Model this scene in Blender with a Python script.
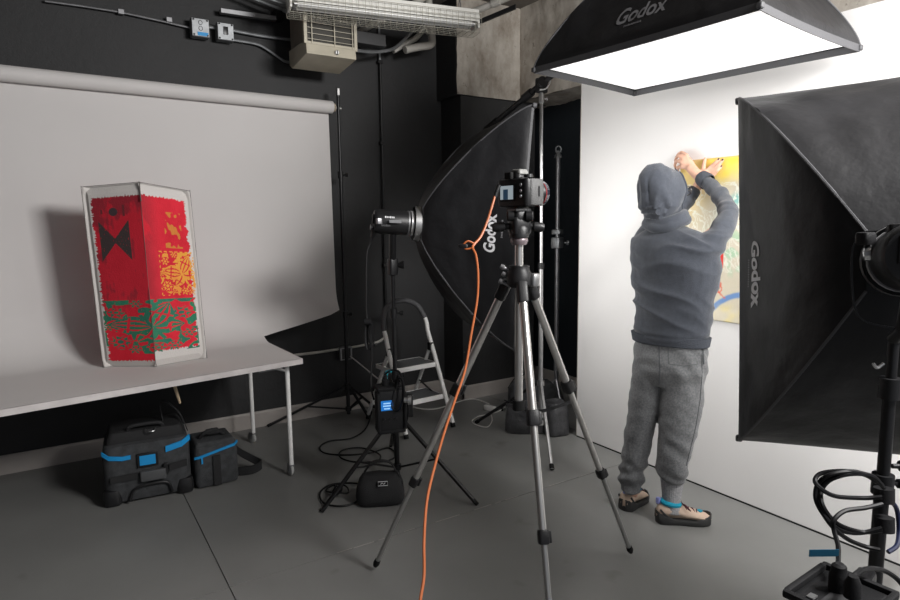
import bpy, bmesh, math, random
import numpy as np
from mathutils import Vector, Matrix, noise
random.seed(7)
for o in list(bpy.data.objects): bpy.data.objects.remove(o)
SC = bpy.context.scene
PI = math.pi
# ------------------------------------------------------------------ camera
FPX, CAMZ = 620.0, 1.45
RX = Vector((0.8433, -0.5374, 0.0))
ROT = Matrix(((0.843, -0.078, 0.533), (-0.539, -0.101, 0.837), (-0.012, -0.992, -0.127)))   # columns: right, down, forward
def ortho():
    f = Vector((ROT[0][2], ROT[1][2], ROT[2][2])).normalized()
    r = Vector((ROT[0][0], ROT[1][0], ROT[2][0])); r = (r - f*r.dot(f)).normalized()
    return r, f.cross(r), f
CR, CD, CF = ortho()
cam = bpy.data.cameras.new('camera'); cam_o = bpy.data.objects.new('camera', cam); SC.collection.objects.link(cam_o)
cam.sensor_width = 36; cam.lens = 36*FPX/900; cam.clip_start = .02
cam_o.matrix_world = Matrix(((CR.x, -CD.x, -CF.x, 0), (CR.y, -CD.y, -CF.y, 0), (CR.z, -CD.z, -CF.z, CAMZ), (0, 0, 0, 1)))
SC.camera = cam_o
SC.view_settings.view_transform = 'Standard'; SC.view_settings.look = 'None'
SC.view_settings.gamma = 1; SC.view_settings.use_curve_mapping = False
SC.view_settings.exposure = 0.0
# ------------------------------------------------------------------ world: even ambient fill, added to enter by the open side behind the camera
W = bpy.data.worlds.new('world'); SC.world = W; W.use_nodes = True
W.node_tree.nodes['Background'].inputs[0].default_value = (.62, .64, .70, 1)
W.node_tree.nodes['Background'].inputs[1].default_value = 0.42
DIFF_TOP, DIFF_RIGHT, DIFF_LEFT = .62, 3.8, 3.3      # radiance of the three softbox fronts

# unseen area lamp added beyond the frame to throw the lantern's shadow
def area(name, loc, aim, sx, sy, watts, col):
    l = bpy.data.lights.new(name, 'AREA'); l.shape = 'RECTANGLE'; l.size = sx; l.size_y = sy; l.energy = watts; l.color = col
    o = bpy.data.objects.new(name, l); SC.collection.objects.link(o); o.location = loc
    o.rotation_euler = (Vector(aim)-Vector(loc)).to_track_quat('-Z', 'Y').to_euler()
area('added_lamp', (2.2, -.25, 2.6), (.3, 3.9, 1.1), 1.0, .6, 140, (1, .985, .97))

# ------------------------------------------------------------------ survey helpers: a sight line met with a known plane or depth
def sight(x, y): return CR*(x-450) + CD*(y-300) + CF*FPX
O3 = Vector((0, 0, CAMZ))
def D(x, y, d): return O3 + sight(x, y)/FPX*d
def PZ(x, y, z=0.0): s = sight(x, y); return O3 + s*((z-CAMZ)/s.z)
def PY(x, y, Y): s = sight(x, y); return O3 + s*(Y/s.y)
def PX(x, y, X): s = sight(x, y); return O3 + s*(X/s.x)

# ------------------------------------------------------------------ materials
MATS = {}
def mat(name, col, rough=.6, metal=0.0, var=0.0, vscale=8.0, bump=0.0, bscale=40.0, emit=None, estr=1.0, coat=0.0, vcol=None, spec=.5, sheen=0.0, stretch=None, col2=None, alpha=None, trans=0.0):
    if name in MATS: return MATS[name]
    m = bpy.data.materials.new(name); m.use_nodes = True; nt = m.node_tree; N = nt.nodes; L = nt.links
    b = N['Principled BSDF']
    b.inputs['Roughness'].default_value = rough; b.inputs['Metallic'].default_value = metal
    b.inputs['Coat Weight'].default_value = coat; b.inputs['Specular IOR Level'].default_value = spec
    b.inputs['Sheen Weight'].default_value = sheen; b.inputs['Transmission Weight'].default_value = trans
    c = (*col, 1); b.inputs['Base Color'].default_value = c
    tc = N.new('ShaderNodeTexCoord'); mp = N.new('ShaderNodeMapping'); L.new(tc.outputs['Object'], mp.inputs[0])
    if stretch: mp.inputs['Scale'].default_value = stretch
    if vcol:
        a = N.new('ShaderNodeVertexColor'); a.layer_name = vcol; L.new(a.outputs[0], b.inputs['Base Color'])
    elif var or col2:
        n = N.new('ShaderNodeTexNoise'); n.inputs['Scale'].default_value = vscale; n.inputs['Detail'].default_value = 6
        L.new(mp.outputs[0], n.inputs['Vector'])
        r = N.new('ShaderNodeValToRGB'); L.new(n.outputs['Fac'], r.inputs[0])
        c2 = col2 or tuple(v*(1+var) for v in col)
        c1 = col if col2 else tuple(v*(1-var) for v in col)
        r.color_ramp.elements[0].position = .35; r.color_ramp.elements[1].position = .65
        r.color_ramp.elements[0].color = (*c1, 1); r.color_ramp.elements[1].color = (*c2, 1)
        L.new(r.outputs[0], b.inputs['Base Color'])
    if bump:
        n2 = N.new('ShaderNodeTexNoise'); n2.inputs['Scale'].default_value = bscale; n2.inputs['Detail'].default_value = 4
        L.new(mp.outputs[0], n2.inputs['Vector'])
        bp = N.new('ShaderNodeBump'); bp.inputs['Strength'].default_value = bump; bp.inputs['Distance'].default_value = .01
        L.new(n2.outputs['Fac'], bp.inputs['Height']); L.new(bp.outputs[0], b.inputs['Normal'])
    if emit:
        b.inputs['Emission Color'].default_value = (*emit, 1); b.inputs['Emission Strength'].default_value = estr
    MATS[name] = m
    return m
M = {}
M['black_plastic'] = mat('black_plastic', (.012, .012, .013), .42, bump=.1, bscale=300, spec=.4)
M['black_matte'] = mat('black_matte', (.010, .010, .011), .7, bump=.15, bscale=200, spec=.25)
M['black_metal'] = mat('black_metal', (.012, .012, .013), .35, metal=.2)
M['cable'] = mat('cable_rubber', (.007, .007, .008), .5, spec=.25)
M['chrome'] = mat('brushed_chrome', (.62, .62, .62), .28, metal=1, var=.08, vscale=30)
M['alu'] = mat('grey_aluminium', (.5, .5, .5), .36, metal=.9, var=.06, vscale=30)
M['grey_metal'] = mat('dull_grey_steel', (.3, .3, .31), .4, metal=.8, var=.15, vscale=10)
M['galv'] = mat('galvanised_steel', (.30, .31, .32), .45, metal=.7, var=.15, vscale=20)
M['white_metal'] = mat('white_enamel', (.88, .87, .85), .35, var=.05, vscale=12)
M['white_plastic'] = mat('white_plastic', (.7, .68, .66), .4)
M['fabric_black'] = mat('black_nylon', (.015, .015, .0165), .5, bump=.6, bscale=9, spec=.3, var=.2, vscale=4)
M['fabric_trim'] = mat('charcoal_trim', (.07, .07, .075), .6, bump=.1, bscale=100)
M['silver_lining'] = mat('silver_lining', (.6, .6, .6), .35, metal=.6)
M['logo'] = mat('pale_print', (.80, .80, .82), .6)
M['logo_dim'] = mat('grey_print', (.20, .20, .21), .6)
M['dark_fabric'] = mat('charcoal_canvas', (.045, .047, .05), .8, bump=.5, bscale=220, var=.25, vscale=30)
M['dark_fabric2'] = mat('black_webbing', (.015, .015, .016), .75, bump=.4, bscale=300)
M['vinyl'] = mat('black_vinyl', (.055, .055, .058), .3, bump=.9, bscale=22, var=.3, vscale=10)
M['blue'] = mat('bright_blue_tape', (.01, .30, .68), .5)
M['cyan'] = mat('cyan_tape', (.01, .33, .42), .5)
M['petrol'] = mat('petrol_blue_tape', (.004, .075, .14), .55)
M['orange'] = mat('orange_cable', (.42, .11, .03), .45)
M['rubber'] = mat('black_rubber', (.012, .012, .012), .8, spec=.2)
M['beige'] = mat('beige_enamel', (.47, .43, .34), .45, var=.08, vscale=9)
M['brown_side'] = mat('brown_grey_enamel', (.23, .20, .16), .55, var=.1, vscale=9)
M['lamp_white'] = mat('lamp_white', (.86, .85, .80), .4)
M['pipe'] = mat('pale_pipe_paint', (.50, .48, .44), .5, var=.12, vscale=8)
M['paper'] = mat('seamless_paper', (.60, .578, .568), .85, var=.015, vscale=2)
M['table_top'] = mat('table_laminate', (.60, .565, .56), .5, var=.04, vscale=14)
M['table_edge'] = mat('chipped_table_edge', (.56, .525, .515), .6, var=.08, vscale=14)
M['step_grey'] = mat('ribbed_step_mat', (.14, .145, .15), .75, bump=.4, bscale=120)
M['ladder_grip'] = mat('grey_foam_grip', (.09, .09, .095), .7)
M['canvas'] = mat('raw_canvas', (.55, .53, .50), .8, bump=.3, bscale=160, var=.06, vscale=12)
M['skin'] = mat('skin', (.62, .36, .26), .5, var=.08, vscale=25)
M['hoodie'] = mat('slate_sweatshirt', (.044, .050, .064), .9, bump=.25, bscale=260, sheen=.25, var=.1, vscale=60)
M['pants'] = mat('grey_marl_jersey', (.150, .153, .158), .92, bump=.3, bscale=220, sheen=.2, var=.22, vscale=110)
M['sock'] = mat('light_grey_sock', (.33, .33, .34), .9, bump=.4, bscale=150, var=.15, vscale=90)
M['shoe_tan'] = mat('tan_suede', (.58, .44, .34), .8, var=.08, vscale=40)
M['shoe_black'] = mat('black_shoe_rubber', (.03, .03, .03), .7)
M['shoe_blue'] = mat('turquoise_lining', (.0, .30, .45), .7)
M['hair'] = mat('black_hair', (.01, .009, .008), .4)
M['lens'] = mat('lens_glass', (.02, .02, .03), .05, coat=1)
M['screen'] = mat('camera_screen', (.1, .12, .14), .3, emit=(.45, .52, .56), estr=.55)
M['screen_dark'] = mat('camera_screen_dark', (.02, .03, .05), .3, emit=(.02, .05, .09), estr=.6)
M['lcd'] = mat('blue_display', (.0, .1, .3), .3, emit=(.02, .22, .75), estr=.55)
M['lcd_txt'] = mat('display_text', (.3, .5, .7), .3, emit=(.35, .6, .9), estr=.7)
M['red'] = mat('red_ring', (.16, .006, .008), .4)
M['diff_top'] = mat('overhead_diffuser', (.8, .8, .8), .9, emit=(1, 1, 1), estr=DIFF_TOP)
M['diff_right'] = mat('right_diffuser', (.8, .8, .8), .9, emit=(1, .99, .97), estr=DIFF_RIGHT)
M['diff_left'] = mat('left_diffuser', (.8, .8, .8), .9, emit=(1, .99, .97), estr=DIFF_LEFT)
M['board'] = mat('white_foam_board', (.80, .785, .775), .75, var=.008, vscale=3)
M['board_edge'] = mat('board_edge', (.45, .42, .38), .8)
M['wood'] = mat('pale_wood_stick', (.5, .38, .25), .6, var=.1)

def wall_paint(name, col, col2, rough=.75, scuffs=True, th=.715):
    m = bpy.data.materials.new(name); m.use_nodes = True; nt = m.node_tree; N = nt.nodes; L = nt.links; b = N['Principled BSDF']
    b.inputs['Roughness'].default_value = rough; b.inputs['Specular IOR Level'].default_value = .35
    tc = N.new('ShaderNodeTexCoord')
    n = N.new('ShaderNodeTexNoise'); n.inputs['Scale'].default_value = 1.7; n.inputs['Detail'].default_value = 8; L.new(tc.outputs['Object'], n.inputs['Vector'])
    r = N.new('ShaderNodeValToRGB'); L.new(n.outputs['Fac'], r.inputs[0]); r.color_ramp.elements[0].color = (*col, 1); r.color_ramp.elements[1].color = (*col2, 1)
    r.color_ramp.elements[0].position = .3; r.color_ramp.elements[1].position = .7
    n2 = N.new('ShaderNodeTexNoise'); n2.inputs['Scale'].default_value = 22; n2.inputs['Detail'].default_value = 9; n2.inputs['Roughness'].default_value = .75; L.new(tc.outputs['Object'], n2.inputs['Vector'])
    r2 = N.new('ShaderNodeValToRGB'); L.new(n2.outputs['Fac'], r2.inputs[0]); r2.color_ramp.elements[0].position = th; r2.color_ramp.elements[1].position = th+.025
    mx = N.new('ShaderNodeMixRGB'); L.new(r.outputs[0], mx.inputs[1]); mx.inputs[2].default_value = (.3, .29, .27, 1)
    if scuffs: L.new(r2.outputs[0], mx.inputs[0])
    else: mx.inputs[0].default_value = 0
    L.new(mx.outputs[0], b.inputs['Base Color'])
    bp = N.new('ShaderNodeBump'); bp.inputs['Strength'].default_value = .35; bp.inputs['Distance'].default_value = .01; L.new(n2.outputs['Fac'], bp.inputs['Height']); L.new(bp.outputs[0], b.inputs['Normal'])
    return m
M['wall'] = wall_paint('black_wall_paint', (.026, .026, .027), (.033, .033, .034), .6)
M['column'] = wall_paint('chipped_black_paint', (.026, .026, .027), (.040, .040, .040), .6, th=.655)
M['recess'] = wall_paint('blue_black_paint', (.012, .016, .020), (.020, .024, .028), .5)
M['baseboard'] = mat('baseboard_paint', (.40, .365, .34), .5, var=.06, vscale=5)
M['ceiling'] = wall_paint('rough_ceiling', (.10, .09, .08), (.22, .20, .18), .9)
def concrete():
    m = bpy.data.materials.new('bare_concrete'); m.use_nodes = True; nt = m.node_tree; N = nt.nodes; L = nt.links; b = N['Principled BSDF']
    b.inputs['Roughness'].default_value = .9
    tc = N.new('ShaderNodeTexCoord'); mp = N.new('ShaderNodeMapping'); L.new(tc.outputs['Object'], mp.inputs[0]); mp.inputs['Scale'].default_value = (1.7, 1.7, 1.0)
    n = N.new('ShaderNodeTexNoise'); n.inputs['Scale'].default_value = 2.6; n.inputs['Detail'].default_value = 12; n.inputs['Roughness'].default_value = .65; L.new(mp.outputs[0], n.inputs['Vector'])
    r = N.new('ShaderNodeValToRGB'); L.new(n.outputs['Fac'], r.inputs[0])
    e = r.color_ramp.elements; e[0].position = .32; e[0].color = (.22, .18, .14, 1); e[1].position = .68; e[1].color = (.60, .56, .50, 1)
    k = e.new(.5); k.color = (.42, .38, .33, 1)
    v = N.new('ShaderNodeTexNoise'); v.inputs['Scale'].default_value = 11; v.inputs['Detail'].default_value = 8; v.inputs['Roughness'].default_value = .8; L.new(tc.outputs['Object'], v.inputs['Vector'])
    r2 = N.new('ShaderNodeValToRGB'); L.new(v.outputs['Fac'], r2.inputs[0]); r2.color_ramp.elements[0].position = .34; r2.color_ramp.elements[1].position = .40
    n3 = N.new('ShaderNodeTexNoise'); n3.inputs['Scale'].default_value = 4; L.new(tc.outputs['Object'], n3.inputs['Vector'])
    r3 = N.new('ShaderNodeValToRGB'); L.new(n3.outputs['Fac'], r3.inputs[0]); r3.color_ramp.elements[0].position = .62; r3.color_ramp.elements[1].position = .75
    mu = N.new('ShaderNodeMath'); mu.operation = 'MAXIMUM'; L.new(r2.outputs[0], mu.inputs[0]); L.new(r3.outputs[0], mu.inputs[1])
    mx = N.new('ShaderNodeMixRGB'); mx.inputs[1].default_value = (.12, .10, .08, 1); L.new(mu.outputs[0], mx.inputs[0]); L.new(r.outputs[0], mx.inputs[2]); L.new(mx.outputs[0], b.inputs['Base Color'])
    bp = N.new('ShaderNodeBump'); bp.inputs['Strength'].default_value = .6; bp.inputs['Distance'].default_value = .02; L.new(n.outputs['Fac'], bp.inputs['Height']); L.new(bp.outputs[0], b.inputs['Normal'])
    return m
M['concrete'] = concrete()
def floor_mat():
    m = bpy.data.materials.new('grey_floor_paint'); m.use_nodes = True; nt = m.node_tree; N = nt.nodes; L = nt.links; b = N['Principled BSDF']
    tc = N.new('ShaderNodeTexCoord')
    n = N.new('ShaderNodeTexNoise'); n.inputs['Scale'].default_value = 1.3; n.inputs['Detail'].default_value = 9; L.new(tc.outputs['Object'], n.inputs['Vector'])
    r = N.new('ShaderNodeValToRGB'); L.new(n.outputs['Fac'], r.inputs[0]); r.color_ramp.elements[0].color = (.182, .182, .176, 1); r.color_ramp.elements[1].color = (.228, .228, .220, 1)
    r.color_ramp.elements[0].position = .3; r.color_ramp.elements[1].position = .7
    n2 = N.new('ShaderNodeTexNoise'); n2.inputs['Scale'].default_value = 5.5; n2.inputs['Detail'].default_value = 12; n2.inputs['Roughness'].default_value = .7; L.new(tc.outputs['Object'], n2.inputs['Vector'])
    r2 = N.new('ShaderNodeValToRGB'); L.new(n2.outputs['Fac'], r2.inputs[0]); r2.color_ramp.elements[0].position = .70; r2.color_ramp.elements[1].position = .78
    mx = N.new('ShaderNodeMixRGB'); L.new(r2.outputs[0], mx.inputs[0]); L.new(r.outputs[0], mx.inputs[1]); mx.inputs[2].default_value = (.28, .27, .255, 1)
    n5 = N.new('ShaderNodeTexNoise'); n5.inputs['Scale'].default_value = 3.1; n5.inputs['Detail'].default_value = 3; L.new(tc.outputs['Object'], n5.inputs['Vector'])
    r5 = N.new('ShaderNodeValToRGB'); L.new(n5.outputs['Fac'], r5.inputs[0]); r5.color_ramp.elements[0].position = .66; r5.color_ramp.elements[1].position = .74
    m5 = N.new('ShaderNodeMixRGB'); L.new(r5.outputs[0], m5.inputs[0]); L.new(mx.outputs[0], m5.inputs[1]); m5.inputs[2].default_value = (.14, .135, .128, 1)
    L.new(m5.outputs[0], b.inputs['Base Color'])
    n3 = N.new('ShaderNodeTexNoise'); n3.inputs['Scale'].default_value = 3; L.new(tc.outputs['Object'], n3.inputs['Vector'])
    mr = N.new('ShaderNodeMapRange'); L.new(n3.outputs['Fac'], mr.inputs[0]); mr.inputs[3].default_value = .36; mr.inputs[4].default_value = .5; L.new(mr.outputs[0], b.inputs['Roughness'])
    bp = N.new('ShaderNodeBump'); bp.inputs['Strength'].default_value = .12; bp.inputs['Distance'].default_value = .01; L.new(n2.outputs['Fac'], bp.inputs['Height']); L.new(bp.outputs[0], b.inputs['Normal'])
    return m
M['floor'] = floor_mat()

# ------------------------------------------------------------------ geometry helpers
COL = SC.collection
def frame(a, up=Vector((0, 0, 1))):
    a = Vector(a).normalized()
    if abs(a.dot(up)) > .98: up = Vector((1, 0, 0)) if abs(a.x) < .9 else Vector((0, 1, 0))
    r = a.cross(up).normalized(); u = r.cross(a).normalized()
    return r, u, a
def rotz(a): return Matrix.Rotation(a, 3, 'Z')
def catmull(P, n=6, closed=False):
    P = [Vector(p) for p in P]; out = []; N = len(P)
    rng = N if closed else N-1
    for i in range(rng):
        if closed: p0, p1, p2, p3 = P[(i-1) % N], P[i], P[(i+1) % N], P[(i+2) % N]
        else: p0, p1, p2, p3 = P[max(i-1, 0)], P[i], P[i+1], P[min(i+2, N-1)]
        for k in range(n):
            t = k/n
            out.append(.5*((2*p1) + (p2-p0)*t + (2*p0-5*p1+4*p2-p3)*t*t + (-p0+3*p1-3*p2+p3)*t**3))
    if not closed: out.append(P[-1])
    return out
class MB:
    def __init__(s): s.v = []; s.f = []
    def add(s, vs, fs):
        k = len(s.v); s.v += [Vector(v) for v in vs]; s.f += [tuple(i+k for i in f) for f in fs]; return s
    def box(s, c, size, R=None, taper=1.0):
        x, y, z = [q/2 for q in size]; c = Vector(c); vs = []
        for sz, t in ((-1, 1), (1, taper)):
            for sx, sy in ((-1, -1), (1, -1), (1, 1), (-1, 1)):
                p = Vector((sx*x*t, sy*y*t, sz*z)); vs.append(c + (R @ p if R else p))
        return s.add(vs, [(3, 2, 1, 0), (4, 5, 6, 7), (0, 1, 5, 4), (1, 2, 6, 5), (2, 3, 7, 6), (3, 0, 4, 7)])
    def rbox(s, c, size, R=None, r=.01, n=3, top=1.0):
        # box rounded in plan, with chamfered ends
        x, y, z = [q/2 for q in size]; c = Vector(c); r = min(r, x*.98, y*.98, z*.98); rings = []
        def ring(zz, ins, sc=1.0):
            o = []
            for cx, cy, a0 in ((x-r, y-r, 0), (-x+r, y-r, PI/2), (-x+r, -y+r, PI), (x-r, -y+r, 1.5*PI)):
                for k in range(n+1):
                    a = a0 + PI/2*k/n; o.append(Vector(((cx+(r-ins)*math.cos(a))*sc, (cy+(r-ins)*math.sin(a))*sc, zz)))
            return o
        q = r*.3
        prof = [(-z, r*.7), (-z+q*.6, r*.2), (-z+r, 0), (z-r, 0), (z-q*.6, r*.2), (z, r*.7)]
        for zz, ins in prof: rings.append(ring(zz, ins, 1+(top-1)*(zz+z)/(2*z)))
        m = len(rings[0]); vs = [c + (R @ p if R else p) for rg in rings for p in rg]; fs = []
        for i in range(len(rings)-1):
            for j in range(m): fs.append((i*m+j, i*m+(j+1) % m, (i+1)*m+(j+1) % m, (i+1)*m+j))
        fs.append(tuple(reversed(range(m)))); fs.append(tuple(range((len(rings)-1)*m, len(rings)*m)))
        return s.add(vs, fs)
    def rings(s, rr, caps=True, closed=False):
        m = len(rr[0]); vs = [p for rg in rr for p in rg]; fs = []; n = len(rr)
        for i in range(n if closed else n-1):
            a, b = i*m, ((i+1) % n)*m
            for j in range(m): fs.append((a+j, a+(j+1) % m, b+(j+1) % m, b+j))
        if caps and not closed: fs.append(tuple(reversed(range(m)))); fs.append(tuple(range((n-1)*m, n*m)))
        return s.add(vs, fs)
    def cyl(s, p0, p1, r0, r1=None, n=14, caps=True):
        p0, p1 = Vector(p0), Vector(p1); r1 = r0 if r1 is None else r1; r, u, a = frame(p1-p0)
        R = [[p+(r*math.cos(2*PI*k/n)+u*math.sin(2*PI*k/n))*q for k in range(n)] for p, q in ((p0, r0), (p1, r1))]
        return s.rings(R, caps)
    def lathe(s, p0, a, prof, n=20, caps=True):
        r, u, a = frame(a); p0 = Vector(p0)
        R = [[p0+a*h+(r*math.cos(2*PI*k/n)+u*math.sin(2*PI*k/n))*max(q, 1e-4) for k in range(n)] for h, q in prof]
        return s.rings(R, caps)
    def tube(s, P, rad, n=8, closed=False):
        P = [Vector(p) for p in P]; N = len(P); R = []; pu = None
        for i, p in enumerate(P):
            if closed: t = P[(i+1) % N]-P[(i-1) % N]
            else: t = P[min(i+1, N-1)]-P[max(i-1, 0)]
            if t.length < 1e-7: t = Vector((0, 0, 1))
            t.normalize()
            if pu is None: r, u, _ = frame(t)
            else:
                u = (pu - t*pu.dot(t))
                u = u.normalized() if u.length > 1e-5 else frame(t)[1]
                r = t.cross(u)
            pu = u; q = rad[i] if isinstance(rad, (list, tuple)) else rad
            R.append([p+(r*math.cos(2*PI*k/n)+u*math.sin(2*PI*k/n))*q for k in range(n)])
        return s.rings(R, True, closed)
    def strap(s, P, w, t, wd):      # flat strap along P, width direction wd
        P = [Vector(p) for p in P]; wd = Vector(wd).normalized(); R = []
        for i, p in enumerate(P):
            tg = (P[min(i+1, len(P)-1)]-P[max(i-1, 0)]).normalized(); nn = tg.cross(wd).normalized()
            R.append([p+wd*w/2+nn*t/2, p-wd*w/2+nn*t/2, p-wd*w/2-nn*t/2, p+wd*w/2-nn*t/2])
        return s.rings(R, True)
    def ball(s, c, rad, R=None, n=12, m=8):
        if not isinstance(rad, (list, tuple)): rad = (rad,)*3
        c = Vector(c); rr = []
        for i in range(m+1):
            a = -PI/2 + PI*i/m; a = max(min(a, PI/2-.02), -PI/2+.02)
            rg = []
            for k in range(n):
                p = Vector((rad[0]*math.cos(a)*math.cos(2*PI*k/n), rad[1]*math.cos(a)*math.sin(2*PI*k/n), rad[2]*math.sin(a)))
                rg.append(c+(R @ p if R else p))
            rr.append(rg)
        return s.rings(rr, True)
    def grid(s, G, thick=0.0):
        # G[i][j] points; with thickness a closed shell
        ni, nj = len(G), len(G[0])
        if not thick:
            return s.add([p for r in G for p in r], [(i*nj+j, i*nj+j+1, (i+1)*nj+j+1, (i+1)*nj+j) for i in range(ni-1) for j in range(nj-1)])
        top = []; bot = []
        for i in range(ni):
            for j in range(nj):
                du = G[min(i+1, ni-1)][j]-G[max(i-1, 0)][j]; dv = G[i][min(j+1, nj-1)]-G[i][max(j-1, 0)]
                n = du.cross(dv); n = n.normalized() if n.length > 1e-9 else Vector((0, 0, 1))
                top.append(G[i][j]+n*thick/2); bot.append(G[i][j]-n*thick/2)
        K = ni*nj; fs = []
        for i in range(ni-1):
            for j in range(nj-1):
                a, b, c, d = i*nj+j, i*nj+j+1, (i+1)*nj+j+1, (i+1)*nj+j
                fs += [(a, d, c, b), (a+K, b+K, c+K, d+K)]
        edge = [(i, 0) for i in range(ni)]+[(ni-1, j) for j in range(1, nj)]+[(i, nj-1) for i in range(ni-2, -1, -1)]+[(0, j) for j in range(nj-2, 0, -1)]
        for q in range(len(edge)):
            a = edge[q][0]*nj+edge[q][1]; e2 = edge[(q+1) % len(edge)]; b = e2[0]*nj+e2[1]
            fs.append((a, b, b+K, a+K))
        return s.add(top+bot, fs)
    def prism(s, poly, d):          # poly: list of 3-D points in a plane, extruded by vector d
        n = len(poly); d = Vector(d); P = [Vector(p) for p in poly]
        return s.add(P+[p+d for p in P], [tuple(reversed(range(n))), tuple(range(n, 2*n))]+[(i, (i+1) % n, n+(i+1) % n, n+i) for i in range(n)])
    def mesh(s, name, origin=Vector((0, 0, 0)), smooth=True, angle=40):
        me = bpy.data.meshes.new(name); me.from_pydata([tuple(v-origin) for v in s.v], [], s.f)
        bm = bmesh.new(); bm.from_mesh(me); bmesh.ops.recalc_face_normals(bm, faces=bm.faces); bm.to_mesh(me); bm.free()
        if smooth: me.shade_smooth(); me.set_sharp_from_angle(angle=math.radians(angle))
        return me
    def build(s, name, m, parent=None, smooth=True, angle=40, bevel=0.0, loc=None):
        org = Vector(loc) if loc is not None else (wloc(parent) if parent is not None else Vector((0, 0, 0)))
        if parent is None and loc is None and s.v:
            xs = [v.x for v in s.v]; ys = [v.y for v in s.v]; zs = [v.z for v in s.v]
            org = Vector(((min(xs)+max(xs))/2, (min(ys)+max(ys))/2, min(zs)))
        me = s.mesh(name, org, smooth, angle)
        return finish(name, me, m, parent, org, bevel)
def finish(name, me, m, parent, org, bevel=0.0):
    o = bpy.data.objects.new(name, me); COL.objects.link(o)
    if m is not None: me.materials.append(m)
    if parent is not None:
        o.parent = parent; o.location = Vector(org)-wloc(parent)
    else: o.location = org
    if bevel:
        bv = o.modifiers.new('bevel', 'BEVEL'); bv.width = bevel; bv.segments = 2; bv.limit_method = 'ANGLE'; bv.angle_limit = math.radians(35)
    return o
def wloc(o):
    p = Vector(o.location)
    while o.parent is not None: o = o.parent; p += Vector(o.location)
    return p
def tag(o, label=None, cat=None, group=None, kind=None):
    if label: o['label'] = label
    if cat: o['category'] = cat
    if group: o['group'] = group
    if kind: o['kind'] = kind
    return o
def thing(name, loc, label, cat, group=None):
    o = bpy.data.objects.new(name, None); o.empty_display_size = .05; COL.objects.link(o); o.location = Vector(loc)
    return tag(o, label, cat, group)
def struct(name, mb, m, **k):
    o = mb.build(name, m, **k); o['kind'] = 'structure'; return o
def remesh(mb, vox=.008, smooth_it=4):
    me = mb.mesh('tmp', smooth=False); o = bpy.data.objects.new('tmp', me); COL.objects.link(o)
    r = o.modifiers.new('r', 'REMESH'); r.mode = 'VOXEL'; r.voxel_size = vox
    s = o.modifiers.new('s', 'SMOOTH'); s.iterations = smooth_it; s.factor = .6
    dg = bpy.context.evaluated_depsgraph_get(); e = o.evaluated_get(dg); me2 = bpy.data.meshes.new_from_object(e)
    bpy.data.objects.remove(o); bpy.data.meshes.remove(me)
    return me2
def displace(me, fn):
    ns = [Vector(v.normal) for v in me.vertices]
    for v, n in zip(me.vertices, ns): v.co = v.co + n*fn(v.co, n)
    me.update()
def organic(name, me, m, parent):
    me.shade_smooth(); w = wloc(parent); me.transform(Matrix.Translation(-w)); me.name = name
    return finish(name, me, m, parent, w)
def text_mesh(s, size=1.0, depth=0.0, bold=.0):
    cu = bpy.data.curves.new('t', 'FONT'); cu.body = s; cu.size = size; cu.align_x = 'CENTER'; cu.align_y = 'CENTER'; cu.extrude = depth; cu.offset = bold
    o = bpy.data.objects.new('t', cu); COL.objects.link(o); dg = bpy.context.evaluated_depsgraph_get()
    me = bpy.data.meshes.new_from_object(o.evaluated_get(dg)); bpy.data.objects.remove(o)
    V = [Vector(v.co) for v in me.vertices]; F = [tuple(p.vertices) for p in me.polygons]; bpy.data.meshes.remove(me)
    return V, F
def lettering(name, s, size, fn, m, parent, bold=0.0):
    if s.startswith('~'):        # fine print too small to read in the photograph: a row of tiny marks
        n = len(s); V, F = [], []
        for i in range(n):
            x0 = (i-n/2)*size*.6; k = len(V); h = size*(.28 if i % 3 else .36)
            V += [Vector((x0, -h, 0)), Vector((x0+size*.38, -h, 0)), Vector((x0+size*.38, h, 0)), Vector((x0, h, 0))]; F.append((k, k+1, k+2, k+3))
    else: V, F = text_mesh(s, size, 0, bold)
    mb = MB(); mb.add([fn(v.x, v.y) for v in V], F)
    return mb.build(name, m, parent, smooth=False)

# ================================================================== THE SETTING
YW, XR, ZC = 4.37, 3.66, 3.12
XL, YF = -2.6, -1.6
# floor: poured slabs with narrow sawn joints
fl = bpy.data.objects.new('floor', None); COL.objects.link(fl); fl['kind'] = 'structure'
sub = MB().box(((XL+XR)/2, (YF+YW)/2, -.065), (XR-XL+.4, YW-YF+.4, .05)).build('sub_floor', mat('joint_filler', (.035, .033, .032), .8), fl, smooth=False)
xs = [XL-.1, -1.75, .49, 2.95, XR+.1]; ys = [YF-.1, .2, 2.445, YW+.1]
for i in range(len(xs)-1):
    for j in range(len(ys)-1):
        g = .0022
        MB().box(((xs[i]+xs[i+1])/2, (ys[j]+ys[j+1])/2, -.02), (xs[i+1]-xs[i]-2*g, ys[j+1]-ys[j]-2*g, .04)).build('floor_slab', M['floor'], fl, smooth=False)
# worn pale edge of the joint in front of the tripods
mb = MB(); x = .95
while x < 2.5:
    l = random.uniform(.03, .16)
    if random.random() < .72: mb.box((x+l/2, 2.447+random.uniform(-.002, .002), .0004), (l, .0035, .0008))
    x += l+random.uniform(.004, .04)
mb.build('joint_wear', mat('worn_joint', (.38, .36, .34), .8), fl, smooth=False)
struct('wall_back', MB().box(((XL+XR)/2, YW+.06, ZC/2), (XR-XL+.4, .12, ZC)), M['wall'], smooth=False)
struct('wall_right', MB().box((XR+.06, (YF+YW)/2, ZC/2), (.12, YW-YF, ZC)), M['recess'], smooth=False)
struct('wall_left', MB().box((XL-.06, (YF+YW)/2, ZC/2), (.12, YW-YF, ZC)), M['wall'], smooth=False)
struct('ceiling', MB().box(((XL+XR)/2, (YF+YW)/2, ZC+.06), (XR-XL+.4, YW-YF+.4, .12)), M['ceiling'], smooth=False)
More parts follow.
